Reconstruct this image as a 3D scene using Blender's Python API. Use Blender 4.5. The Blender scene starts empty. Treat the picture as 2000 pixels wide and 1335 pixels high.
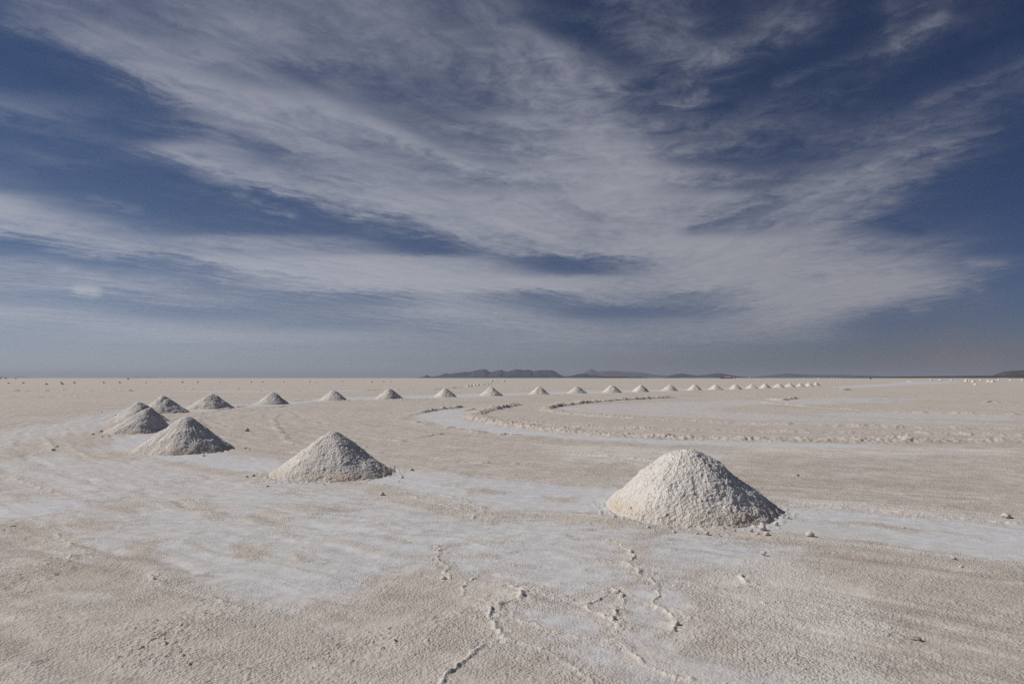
import bpy, math, random
import numpy as np
from mathutils import Vector

# ------------------------------------------------------------------ camera
SC = bpy.context.scene
COL = SC.collection
R = math.radians
CAM_H = 2.0                  # eye height over the salt flat
F = 1333.0                   # focal length in photograph pixels (24 mm on 36 mm)
HORIZON = 737.8              # photograph row of the horizon
cam_data = bpy.data.cameras.new('camera')
cam_data.sensor_width = 36.0
cam_data.lens = 24.0
cam_data.shift_y = (HORIZON - 667.5) / 2000.0
cam_data.clip_start = 0.05
cam_data.clip_end = 200000.0
cam = bpy.data.objects.new('camera', cam_data)
cam.location = (0, 0, CAM_H)
cam.rotation_euler = (R(90), 0, 0)
COL.objects.link(cam)
SC.camera = cam

# ------------------------------------------------------------------ sun, exposure
SUN_EL = 39.0
SUN_AZ = -81.0               # from +Y towards +X: the sun stands on the left, a little ahead
SUN_DIR = Vector((math.cos(R(SUN_EL)) * math.sin(R(SUN_AZ)), math.cos(R(SUN_EL)) * math.cos(R(SUN_AZ)), math.sin(R(SUN_EL))))
sun_data = bpy.data.lights.new('sun', 'SUN')
sun_data.energy = 3.8
sun_data.angle = R(0.5)
sun_data.color = (1.0, 0.93, 0.84)
sun = bpy.data.objects.new('sun', sun_data)
sun.rotation_euler = SUN_DIR.to_track_quat('Z', 'Y').to_euler()
sun.location = (0, 0, 50)
COL.objects.link(sun)
SC.view_settings.view_transform = 'Standard'
SC.view_settings.look = 'None'
SC.view_settings.gamma = 1.0
SC.view_settings.exposure = 0.0
SC.view_settings.use_curve_mapping = False
SC.cycles.use_denoising = False
SC.cycles.max_bounces = 5
SC.cycles.volume_bounces = 0


# ------------------------------------------------------------------ node helper
class G:
    """builds shader-node arithmetic"""
    def __init__(self, tree):
        self.t = tree
        self.n = tree.nodes
        self.l = tree.links

    def node(self, kind, **kw):
        nd = self.n.new(kind)
        for k, v in kw.items():
            setattr(nd, k, v)
        return nd

    def put(self, sock, v):
        if v is None:
            return
        if isinstance(v, bpy.types.NodeSocket):
            self.l.new(v, sock)
        else:
            sock.default_value = v

    def m(self, op, a, b=None, c=None, clamp=False):
        nd = self.node('ShaderNodeMath', operation=op, use_clamp=clamp)
        self.put(nd.inputs[0], a)
        self.put(nd.inputs[1], b)
        self.put(nd.inputs[2], c)
        return nd.outputs[0]

    def add(self, a, b): return self.m('ADD', a, b)
    def sub(self, a, b): return self.m('SUBTRACT', a, b)
    def mul(self, a, b): return self.m('MULTIPLY', a, b)
    def div(self, a, b): return self.m('DIVIDE', a, b)
    def mad(self, a, b, c): return self.m('MULTIPLY_ADD', a, b, c)

    def smooth(self, v, a, b, o0=0.0, o1=1.0):
        nd = self.node('ShaderNodeMapRange', interpolation_type='SMOOTHSTEP')
        self.put(nd.inputs['Value'], v)
        for k, x in (('From Min', a), ('From Max', b), ('To Min', o0), ('To Max', o1)):
            self.put(nd.inputs[k], x)
        return nd.outputs[0]

    def lin(self, v, a, b, o0=0.0, o1=1.0):
        nd = self.node('ShaderNodeMapRange', interpolation_type='LINEAR', clamp=True)
        self.put(nd.inputs['Value'], v)
        for k, x in (('From Min', a), ('From Max', b), ('To Min', o0), ('To Max', o1)):
            self.put(nd.inputs[k], x)
        return nd.outputs[0]

    def xyz(self, x, y, z):
        nd = self.node('ShaderNodeCombineXYZ')
        for s, v in zip(nd.inputs, (x, y, z)):
            self.put(s, v)
        return nd.outputs[0]

    def sep(self, v):
        nd = self.node('ShaderNodeSeparateXYZ')
        self.put(nd.inputs[0], v)
        return nd.outputs

    def vec(self, op, a, b=None):
        nd = self.node('ShaderNodeVectorMath', operation=op)
        self.put(nd.inputs[0], a)
        if op == 'SCALE':
            self.put(nd.inputs['Scale'], b)
        else:
            self.put(nd.inputs[1], b)
        return nd.outputs[0]

    def noise(self, v, scale, detail=4.0, rough=0.55, lac=2.0, dist=0.0, kind='FBM', dims='3D', out=0):
        nd = self.node('ShaderNodeTexNoise', noise_dimensions=dims, noise_type=kind)
        self.put(nd.inputs['Vector'], v)
        self.put(nd.inputs['Scale'], scale)
        self.put(nd.inputs['Detail'], detail)
        self.put(nd.inputs['Roughness'], rough)
        self.put(nd.inputs['Lacunarity'], lac)
        self.put(nd.inputs['Distortion'], dist)
        return nd.outputs[out]

    def mix(self, f, a, b, blend='MIX'):
        nd = self.node('ShaderNodeMix', data_type='RGBA', blend_type=blend)
        self.put(nd.inputs[0], f)
        self.put(nd.inputs[6], a)
        self.put(nd.inputs[7], b)
        return nd.outputs[2]


def lin3(r, g, b, k=1.0):
    def f(c):
        c /= 255.0
        return c / 12.92 if c <= 0.04045 else ((c + 0.055) / 1.055) ** 2.4
    return (f(r) * k, f(g) * k, f(b) * k, 1.0)


# ------------------------------------------------------------------ sky: blue air and a sheet of cirrus
# how much cirrus there is in each direction: rows of (column, cover) read along lines of equal height
CIRRUS = {
    -60: [(0,.35),(200,.45),(400,.5),(700,.5),(900,.4),(1100,.1),(1200,.3),(1300,.35),(1400,.1),(1600,.3),(1700,0),(1800,.3),(2000,0)],
    0: [(0,.28),(50,.36),(100,.42),(200,.42),(300,.32),(400,.55),(500,.55),(600,.52),(700,.5),(800,.46),(900,.4),(1000,.34),(1050,.15),(1090,0),(1130,.12),(1200,.35),(1300,.35),(1350,.25),(1400,.03),(1450,.1),(1500,.15),(1550,.33),(1600,.28),(1650,.02),(1700,0),(1745,.2),(1800,.32),(1850,.22),(1900,.12),(2000,.02)],
    50: [(0,.05),(50,.25),(100,.5),(200,.55),(300,.48),(400,.55),(500,.65),(600,.52),(700,.55),(800,.52),(900,.42),(1000,.45),(1040,.5),(1070,.08),(1100,0),(1140,.15),(1170,.35),(1230,.32),(1300,.3),(1350,.35),(1400,.06),(1450,.15),(1500,.38),(1550,.42),(1600,.2),(1660,.02),(1740,.03),(1770,.3),(1810,.3),(1850,.18),(1900,.08),(2000,0)],
    100: [(0,0),(70,.03),(120,.25),(170,.5),(220,.6),(300,.6),(400,.66),(500,.56),(600,.5),(700,.48),(800,.45),(900,.47),(1000,.52),(1080,.6),(1110,.5),(1140,.35),(1180,.06),(1220,.08),(1270,.35),(1330,.42),(1400,.5),(1450,.35),(1500,.12),(1600,.02),(1680,.08),(1720,.2),(1760,.18),(1800,.06),(1900,0),(1950,.08),(2000,.14)],
    150: [(0,.05),(100,0),(180,.05),(230,.35),(280,.68),(350,.72),(400,.62),(500,.5),(600,.32),(700,.32),(800,.35),(900,.38),(1000,.48),(1060,.55),(1100,.48),(1170,.6),(1200,.35),(1250,.12),(1300,.35),(1350,.3),(1420,.08),(1500,.03),(1580,.06),(1640,.14),(1700,.12),(1800,.02),(1880,.08),(1950,.16),(2000,.18)],
    200: [(0,.34),(60,.28),(120,.22),(200,.14),(270,.12),(320,.22),(360,.6),(420,.74),(500,.72),(600,.66),(680,.5),(760,.3),(850,.33),(930,.3),(1000,.42),(1080,.62),(1150,.6),(1200,.48),(1250,.22),(1300,.26),(1360,.2),(1430,.1),(1500,.2),(1600,.16),(1700,.06),(1760,.14),(1820,.16),(1900,.24),(1960,.2),(2000,.08)],
    250: [(0,.12),(100,.18),(170,.22),(250,.06),(330,.15),(400,.55),(450,.62),(520,.58),(600,.68),(700,.66),(780,.5),(850,.3),(920,.5),(1000,.6),(1080,.75),(1150,.72),(1220,.55),(1300,.28),(1400,.3),(1500,.3),(1580,.22),(1650,.2),(1720,.33),(1800,.36),(1870,.26),(1950,.06),(2000,.02)],
    300: [(0,.14),(100,.18),(200,.12),(280,.2),(330,.4),(380,.7),(420,.72),(460,.55),(510,.35),(570,.55),(640,.66),(720,.58),(800,.48),(900,.48),(1000,.55),(1080,.7),(1150,.82),(1220,.86),(1290,.55),(1350,.32),(1450,.2),(1520,.14),(1600,.2),(1660,.32),(1740,.36),(1800,.4),(1860,.25),(1920,.1),(2000,0)],
    350: [(0,.25),(60,.15),(130,.08),(250,.05),(350,.12),(420,.35),(480,.58),(540,.7),(600,.5),(660,.68),(750,.7),(850,.55),(930,.5),(1000,.55),(1080,.7),(1150,.86),(1240,.9),(1320,.66),(1400,.45),(1470,.32),(1540,.42),(1600,.52),(1680,.56),(1740,.45),(1790,.2),(1830,.04),(2000,0)],
    400: [(0,.85),(40,.66),(90,.45),(150,.25),(220,.16),(300,.08),(400,.05),(440,.14),(500,.1),(560,.05),(620,.3),(680,.6),(750,.75),(830,.75),(900,.72),(1000,.72),(1100,.8),(1200,.86),(1300,.78),(1400,.62),(1470,.5),(1550,.55),(1620,.62),(1690,.55),(1740,.3),(1790,.08),(1900,.02),(2000,0)],
    440: [(0,.68),(80,.72),(150,.6),(220,.4),(300,.2),(400,.12),(480,.1),(540,.16),(600,.1),(660,.14),(720,.24),(780,.28),(840,.6),(900,.8),(1000,.8),(1080,.76),(1160,.72),(1240,.76),(1320,.72),(1400,.5),(1480,.42),(1560,.6),(1620,.7),(1670,.45),(1730,.2),(1800,.08),(1880,.12),(2000,0)],
    480: [(0,.16),(80,.28),(140,.52),(200,.64),(270,.6),(350,.5),(420,.56),(500,.62),(580,.5),(660,.5),(720,.4),(780,.12),(840,.04),(890,.16),(940,.6),(1000,.6),(1060,.7),(1120,.76),(1200,.8),(1300,.86),(1400,.9),(1480,.84),(1560,.78),(1640,.66),(1700,.5),(1760,.45),(1820,.4),(1880,.2),(1940,.06),(2000,0)],
    520: [(0,.48),(60,.5),(120,.42),(180,.3),(250,.38),(320,.22),(390,.45),(460,.72),(540,.8),(620,.82),(700,.92),(780,.86),(850,.8),(920,.74),(980,.62),(1030,.2),(1090,.06),(1150,.12),(1220,.38),(1270,.62),(1330,.84),(1420,.9),(1500,.86),(1600,.82),(1700,.76),(1780,.70),(1840,.48),(1890,.26),(1950,.32),(2000,.03)],
    555: [(0,.48),(80,.5),(140,.56),(200,.55),(280,.58),(340,.5),(400,.2),(450,.36),(520,.55),(600,.74),(680,.86),(760,.9),(850,.92),(930,.92),(1000,.86),(1080,.84),(1160,.8),(1230,.62),(1290,.72),(1360,.85),(1450,.86),(1550,.86),(1650,.86),(1750,.88),(1830,.82),(1870,.55),(1900,.12),(1960,.05),(2000,.05)],
    585: [(0,.42),(80,.36),(150,.3),(250,.28),(340,.5),(420,.5),(500,.36),(580,.26),(660,.36),(740,.3),(800,.4),(850,.66),(900,.7),(960,.5),(1010,.3),(1060,.16),(1110,.4),(1170,.6),(1250,.6),(1310,.36),(1360,.32),(1410,.62),(1480,.84),(1560,.88),(1660,.88),(1740,.8),(1800,.42),(1850,.1),(1890,.24),(1940,.12),(2000,.02)],
    610: [(0,.66),(70,.62),(140,.54),(210,.4),(300,.22),(380,.16),(480,.2),(560,.3),(640,.4),(720,.4),(790,.58),(860,.72),(930,.7),(1000,.62),(1050,.5),(1100,.15),(1160,.06),(1230,.08),(1300,.22),(1360,.32),(1420,.36),(1480,.7),(1550,.86),(1630,.82),(1690,.45),(1740,.08),(1800,.16),(1860,.08),(2000,.02)],
    635: [(0,.5),(80,.48),(160,.6),(240,.64),(320,.55),(400,.42),(480,.4),(560,.3),(640,.24),(720,.3),(800,.38),(880,.5),(960,.62),(1040,.66),(1110,.6),(1180,.42),(1250,.4),(1320,.52),(1400,.58),(1480,.7),(1560,.74),(1620,.5),(1660,.14),(1720,.04),(2000,.02)],
    655: [(0,.36),(80,.4),(160,.46),(240,.56),(320,.66),(400,.68),(480,.62),(560,.62),(640,.6),(720,.55),(800,.5),(880,.42),(960,.42),(1040,.55),(1120,.6),(1200,.56),(1280,.5),(1360,.58),(1440,.55),(1520,.5),(1590,.56),(1640,.32),(1700,.06),(2000,.02)],
    680: [(0,.3),(200,.34),(400,.42),(600,.42),(800,.4),(1000,.42),(1200,.38),(1400,.32),(1550,.22),(1700,.06),(2000,.05)],
    710: [(0,.25),(400,.28),(800,.25),(1200,.2),(1600,.08),(2000,.05)],
    745: [(0,.2),(1000,.15),(2000,.05)],
}
ROW_STEP, ROWS = 10.0, 75
A_MAX = 0.78                 # half-width of the table as tan(azimuth)


def smoothstep(x, a, b):
    t = np.clip((x - a) / (b - a), 0, 1)
    return t * t * (3 - 2 * t)


def cirrus_table():
    pts = []
    for y, row in CIRRUS.items():
        xs, vs = zip(*row)
        for x in range(-60, 2061, 40):
            pts.append((x, y, np.interp(x, xs, vs)))
        for x, v in row:
            pts.append((x, y, v))
    pts = np.array(pts)
    gx = 1000 + F * np.linspace(-A_MAX, A_MAX, 257)
    gy = np.arange(ROWS) * ROW_STEP - 6
    X, Y = np.meshgrid(gx, gy)
    t = smoothstep(X, 1000, 1600)
    k = np.clip(738 - Y, 0, 800) / 700
    slope = (0.33 * k) * (1 - t) + (-0.36 * k - 0.05 * (k > 0.05)) * t
    ang = np.arctan(slope)
    ca, sa = np.cos(ang), np.sin(ang)
    num = np.zeros_like(X)
    den = np.zeros_like(X) + 1e-9
    sig_a = 46.0
    sig_c = 7.5 + 4.0 * k + 4.0 * smoothstep(X, 1150, 1500) * smoothstep(Y, 380, 430) * smoothstep(Y, 560, 510)
    for x, y, v in pts:
        dx, dy = x - X, y - Y
        u = (dx * ca + dy * sa) / sig_a
        w = (-dx * sa + dy * ca) / sig_c
        g = np.exp(-0.5 * (u * u + w * w)) + 1e-7 / (1 + u * u + w * w)
        num += g * v
        den += g
    out = num / den

    # single wisps and sharp-edged bands: (points, half width across, cover gain)
    wisps = [
        ([(0,40),(180,90),(330,145),(480,180),(640,215)], 14, .10),
        ([(380,105),(560,165),(760,250),(930,330)], 12, .10),
        ([(700,230),(860,300),(1000,345)], 9, .12),
        ([(1300,205),(1345,195),(1375,175)], 7, .22),
        ([(1745,0),(1748,50),(1752,85),(1800,55),(1850,25)], 10, .10),
        ([(1850,25),(1790,55),(1730,95),(1680,108),(1600,130),(1520,155)], 8, .13),
        ([(2010,122),(1950,145),(1870,170),(1800,200)], 9, .14),
        ([(1945,250),(1860,270),(1780,290),(1700,320)], 9, .16),
        ([(1810,340),(1760,355),(1700,362)], 8, .18),
        ([(440,376),(490,392),(570,418)], 6, .25),
        ([(150,568),(185,570)], 7, .55),
        ([(180,385),(270,408)], 6, .15),
        ([(120,525),(200,540)], 7, .18),
        ([(0,470),(120,500),(260,520)], 8, -.12),
        ([(1420,375),(1350,425),(1310,450)], 8, .10),
        ([(1350,455),(1420,430),(1520,395)], 10, -.16),
        ([(1655,435),(1740,440),(1790,455)], 9, -.12),
        ([(1300,545),(1340,560),(1380,545)], 0.1, .0),
        ([(1550,535),(1600,540)], 10, -.14),
        ([(1400,562),(1450,560)], 9, -.14),
        ([(1800,578),(1860,572),(1920,562)], 5, .22),
        ([(1780,605),(1810,605)], 5, .2),
        ([(1900,515),(1955,515)], 8, .2),
        ([(1000,545),(1090,565),(1180,572)], 5, .08),
        ([(380,500),(560,530),(700,555)], 6, .10),
        ([(380,525),(470,530),(600,552)], 5, -.12),
        ([(1100,400),(1160,425)], 14, -.14),
        ([(1130,465),(1200,470)], 8, -.12),
        ([(930,660),(1300,690)], 8, .05),
        ([(1090,110),(1110,130)], 16, .15),
        ([(1185,135),(1195,165)], 14, .14),
        ([(960,210),(1000,245)], 16, .12),
    ]
    for pl, hw, gain in wisps:
        best = np.full_like(X, 1e9)
        for (x0, y0), (x1, y1) in zip(pl[:-1], pl[1:]):
            ex, ey = x1 - x0, y1 - y0
            L = ex * ex + ey * ey
            tt = np.clip(((X - x0) * ex + (Y - y0) * ey) / L, 0, 1)
            best = np.minimum(best, np.hypot((X - x0 - tt * ex) * .6, Y - y0 - tt * ey))
        out += gain * np.exp(-(best / hw) ** 2)
    return np.clip(out, 0, 1)


def build_world():
    w = bpy.data.worlds.new('World')
    SC.world = w
    w.use_nodes = True
    t = w.node_tree
    t.nodes.clear()
    g = G(t)
    out = g.node('ShaderNodeOutputWorld')
    bg = g.node('ShaderNodeBackground')
    bg.inputs['Strength'].default_value = 0.1
    g.l.new(bg.outputs[0], out.inputs[0])
    S = 10.0                                            # colours below are radiance / strength
    d = g.node('ShaderNodeTexCoord').outputs['Generated']
    x, y, z = g.sep(d)
    ay = g.m('MAXIMUM', g.m('ABSOLUTE', y), 0.02)
    a = g.div(x, ay)
    b = g.m('MAXIMUM', g.div(z, ay), 0.0)
    # the cloud sheet as a plane overhead
    zz = g.add(g.m('MAXIMUM', z, 0.0), 0.025)
    px, py = g.div(x, zz), g.div(y, zz)

    def along(az):
        c, s = math.cos(R(az)), math.sin(R(az))
        u = g.add(g.mul(px, s), g.mul(py, c))
        v = g.sub(g.mul(px, c), g.mul(py, s))
        return u, v
    u1, v1 = along(36)
    u2, v2 = along(-10)
    side = g.smooth(a, -0.05, 0.42)
    P = g.xyz(px, py, 0.0)
    big = g.noise(P, 1.3, 3, .55, out=1)
    bw = g.node('ShaderNodeVectorMath', operation='SUBTRACT')
    g.l.new(big, bw.inputs[0])
    bw.inputs[1].default_value = (.5, .5, .5)
    wx, wy, _ = g.sep(bw.outputs[0])
    fib1 = g.noise(g.xyz(g.mad(u1, 0.55, g.mul(wx, .5)), g.mad(v1, 2.6, g.mul(wy, 1.2)), 1.3), 2.2, 10, .63, 2.1, .5)
    fib2 = g.noise(g.xyz(g.mad(u2, 0.6, g.mul(wx, .6)), g.mad(v2, 2.4, g.mul(wy, 1.4)), 7.7), 2.2, 10, .63, 2.1, .6)
    fib = g.sub(g.mad(side, g.sub(fib2, fib1), fib1), .5)
    puff = g.sub(g.noise(g.xyz(px, py, 4.0), 7.5, 9, .70, 2.1, .5), .5)
    # wander of the table look-up, smaller towards the horizon
    amp = g.m('MINIMUM', g.mad(b, 0.9, 0.012), 0.3)
    aw = g.add(a, g.mul(amp, g.mad(wx, .10, g.mul(fib, .16))))
    b2 = g.add(b, g.mul(amp, g.mad(wy, .05, g.mul(fib, .10))))
    b2 = g.add(b2, g.mul(amp, g.mul(puff, .12)))
    U = g.lin(aw, -A_MAX, A_MAX)
    row = g.div(g.sub(HORIZON + 6, g.mul(b2, F)), ROW_STEP)
    row = g.m('MINIMUM', g.m('MAXIMUM', row, 0.0), ROWS - 1.001)
    tab = cirrus_table()
    total = None
    Uc = g.xyz(U, U, U)
    for k in range(0, ROWS, 3):
        cn = g.node('ShaderNodeRGBCurve')
        for ch in range(3):
            cv = cn.mapping.curves[ch]
            vals = tab[k + ch]
            step = 2
            idx = list(range(0, 257, step))
            cv.points[0].location = (0, float(vals[0]))
            cv.points[1].location = (1, float(vals[-1]))
            for i in idx[1:-1]:
                cv.points.new(i / 256.0, float(vals[i]))
        cn.mapping.update()
        g.l.new(Uc, cn.inputs['Color'])
        c = g.sep(cn.outputs[0])
        for ch in range(3):
            h = g.m('SUBTRACT', 1.0, g.m('ABSOLUTE', g.sub(row, float(k + ch))), clamp=True)
            total = g.mul(h, c[ch]) if total is None else g.mad(h, c[ch], total)
    cover = total
    # fibres and small puffs inside the sheet, strongest where the cover is half
    mid = g.mul(g.mul(cover, g.sub(1.0, cover)), 4.0)
    wgt = g.mad(mid, .60, g.mad(cover, .34, .03))
    pk = g.mul(g.smooth(b, .20, .42), g.smooth(a, -.12, .12))
    det = g.mad(fib, g.mad(pk, -.35, .85), g.mul(puff, g.mad(pk, .75, .80)))
    dens = g.m('MULTIPLY_ADD', det, wgt, cover)
    dens = g.m('MINIMUM', g.m('MAXIMUM', dens, 0.0), 1.0)
    dens = g.mad(g.sub(g.smooth(dens, .08, 1.0), dens), .55, dens)

    # blue air
    sky = g.node('ShaderNodeTexSky', sky_type='NISHITA', sun_disc=False)
    sky.sun_elevation = R(SUN_EL)
    sky.sun_rotation = R(SUN_AZ)
    sky.altitude = 3650
    sky.air_density = 1.0
    sky.dust_density = 0.6
    sky.ozone_density = 1.5
    tint = g.mix(g.smooth(a, -0.75, 0.75), (.235, .285, .36, 1), (.175, .22, .315, 1))
    air = g.mix(1.0, sky.outputs[0], tint, 'MULTIPLY')
    # pale haze low over the flat, dusty on the right
    low = g.m('POWER', 2.718, g.mul(b, -1.0 / 0.062))
    lowcol = g.mix(g.smooth(a, -0.75, 0.62), lin3(172, 176, 183, S), lin3(100, 97, 100, S))
    air = g.mix(g.mul(low, .92), air, lowcol)
    dustn = g.noise(g.xyz(g.mul(a, 5.0), g.mul(b, 9.0), 2.0), 1.0, 4, .5)
    dust = g.mul(g.m('POWER', 2.718, g.mul(b, -1.0 / 0.055)), g.mul(g.smooth(a, 0.42, 0.62), g.smooth(dustn, .3, .7)))
    air = g.mix(g.mul(dust, .85), air, lin3(120, 108, 103, S))
    # cloud light: brighter low down and on the left
    hi = g.smooth(b, 0.05, 0.56)
    cl = g.mix(g.smooth(a, -0.8, 0.7), lin3(180, 183, 193, S), lin3(157, 157, 163, S))
    cl = g.mix(g.mul(hi, .62), cl, lin3(128, 131, 148, S))
    cl = g.mix(g.mul(low, .55), cl, lowcol)
    col = g.mix(g.mul(dens, .93), air, cl)
    g.l.new(col, bg.inputs['Color'])
    w.cycles.sampling_method = 'MANUAL'
    w.cycles.sample_map_resolution = 512


build_world()
# ------------------------------------------------------------------ helpers for objects
def px(u, v, h=CAM_H):
    """photograph point on the flat -> metres"""
    y = h * F / (v - HORIZON)
    return (u - 1000.0) / F * y, y


def tag(o, label=None, cat=None, group=None, kind=None):
    if label: o['label'] = label
    if cat: o['category'] = cat
    if group: o['group'] = group
    if kind: o['kind'] = kind
    return o


def link(name, mesh, mat=None, parent=None):
    o = bpy.data.objects.new(name, mesh)
    COL.objects.link(o)
    if mat is not None and not mesh.materials:
        mesh.materials.append(mat)
    if parent is not None:
        o.parent = parent
    return o


def grid_mesh(name, V, nu, nv, wrap_u=False, smooth=True, attrs=None, extra_faces=None):
    """V: (nv*nu, 3) points, rows of nu; quads between neighbouring rows"""
    me = bpy.data.meshes.new(name)
    n = len(V)
    iu = np.arange(nu if wrap_u else nu - 1)
    iv = np.arange(nv - 1)
    A, B = np.meshgrid(iu, iv)
    A, B = A.ravel(), B.ravel()
    A2 = (A + 1) % nu
    q = np.stack([B * nu + A, B * nu + A2, (B + 1) * nu + A2, (B + 1) * nu + A], 1).astype(np.int32)
    loops = q.ravel()
    starts = np.arange(len(q), dtype=np.int32) * 4
    totals = np.full(len(q), 4, np.int32)
    if extra_faces is not None:
        tri = np.array(extra_faces, np.int32)
        starts = np.concatenate([starts, len(loops) + np.arange(len(tri), dtype=np.int32) * 3])
        totals = np.concatenate([totals, np.full(len(tri), 3, np.int32)])
        loops = np.concatenate([loops, tri.ravel()])
    me.vertices.add(n)
    me.vertices.foreach_set('co', np.ascontiguousarray(V, np.float32).ravel())
    me.loops.add(len(loops))
    me.loops.foreach_set('vertex_index', loops)
    me.polygons.add(len(starts))
    me.polygons.foreach_set('loop_start', starts)
    me.polygons.foreach_set('loop_total', totals)
    me.update(calc_edges=True)
    if smooth:
        me.polygons.foreach_set('use_smooth', np.ones(len(starts), bool))
    if attrs:
        for k, v in attrs.items():
            at = me.attributes.new(k, 'FLOAT', 'POINT')
            at.data.foreach_set('value', np.ascontiguousarray(v, np.float32).ravel())
    return me


# ------------------------------------------------------------------ noise on arrays
_rs = np.random.RandomState(7)
_GA = _rs.rand(4096).astype(np.float32) * 2 * np.pi
_GX, _GY = np.cos(_GA), np.sin(_GA)
_g3 = _rs.normal(size=(4096, 3)).astype(np.float32)
_g3 /= np.linalg.norm(_g3, axis=1, keepdims=True)


def _hash(xi, yi, zi, seed):
    h = (xi.astype(np.uint32) * np.uint32(374761393)) ^ (yi.astype(np.uint32) * np.uint32(668265263))
    if zi is not None:
        h = h ^ (zi.astype(np.uint32) * np.uint32(2246822519))
    h = h + np.uint32((seed * 3266489917 + 12345) & 0xffffffff)
    h = (h ^ (h >> np.uint32(15))) * np.uint32(2654435761)
    h = (h ^ (h >> np.uint32(13))) * np.uint32(1274126177)
    return ((h ^ (h >> np.uint32(16))) & np.uint32(4095)).astype(np.int32)


def pn(x, y, seed=0):
    """gradient noise, about -0.7 .. 0.7"""
    xf, yf = np.floor(x), np.floor(y)
    xi, yi = xf.astype(np.int64), yf.astype(np.int64)
    fx, fy = (x - xf).astype(np.float32), (y - yf).astype(np.float32)
    sx = fx * fx * fx * (fx * (fx * 6 - 15) + 10)
    sy = fy * fy * fy * (fy * (fy * 6 - 15) + 10)
    r = []
    for dy in (0, 1):
        for dx in (0, 1):
            h = _hash(xi + dx, yi + dy, None, seed)
            r.append(_GX[h] * (fx - dx) + _GY[h] * (fy - dy))
    return (r[0] + sx * (r[1] - r[0])) * (1 - sy) + (r[2] + sx * (r[3] - r[2])) * sy


def pn3(x, y, z, seed=0):
    xf, yf, zf = np.floor(x), np.floor(y), np.floor(z)
    xi, yi, zi = xf.astype(np.int64), yf.astype(np.int64), zf.astype(np.int64)
    fx, fy, fz = (x - xf).astype(np.float32), (y - yf).astype(np.float32), (z - zf).astype(np.float32)
    s = [f * f * f * (f * (f * 6 - 15) + 10) for f in (fx, fy, fz)]
    out = 0
    for dz in (0, 1):
        for dy in (0, 1):
            for dx in (0, 1):
                g_ = _g3[_hash(xi + dx, yi + dy, zi + dz, seed)]
                v = g_[..., 0] * (fx - dx) + g_[..., 1] * (fy - dy) + g_[..., 2] * (fz - dz)
                w = (s[0] if dx else 1 - s[0]) * (s[1] if dy else 1 - s[1]) * (s[2] if dz else 1 - s[2])
                out = out + w * v
    return out


def fbm(x, y, seed, octs=4, gain=.5):
    s, a, t = 0, 1.0, 0
    for i in range(octs):
        s = s + a * pn(x * 2 ** i, y * 2 ** i, seed + i * 17)
        t += a
        a *= gain
    return s / t * 1.4


# ------------------------------------------------------------------ materials
def new_mat(name):
    m = bpy.data.materials.new(name)
    m.use_nodes = True
    t = m.node_tree
    t.nodes.clear()
    g = G(t)
    out = g.node('ShaderNodeOutputMaterial')
    bs = g.node('ShaderNodeBsdfPrincipled')
    bs.inputs['Roughness'].default_value = 0.9
    bs.inputs['Specular IOR Level'].default_value = 0.15
    g.l.new(bs.outputs[0], out.inputs['Surface'])
    return m, g, bs


def attr(g, name):
    nd = g.node('ShaderNodeAttribute', attribute_name=name)
    return nd.outputs['Fac']


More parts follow.
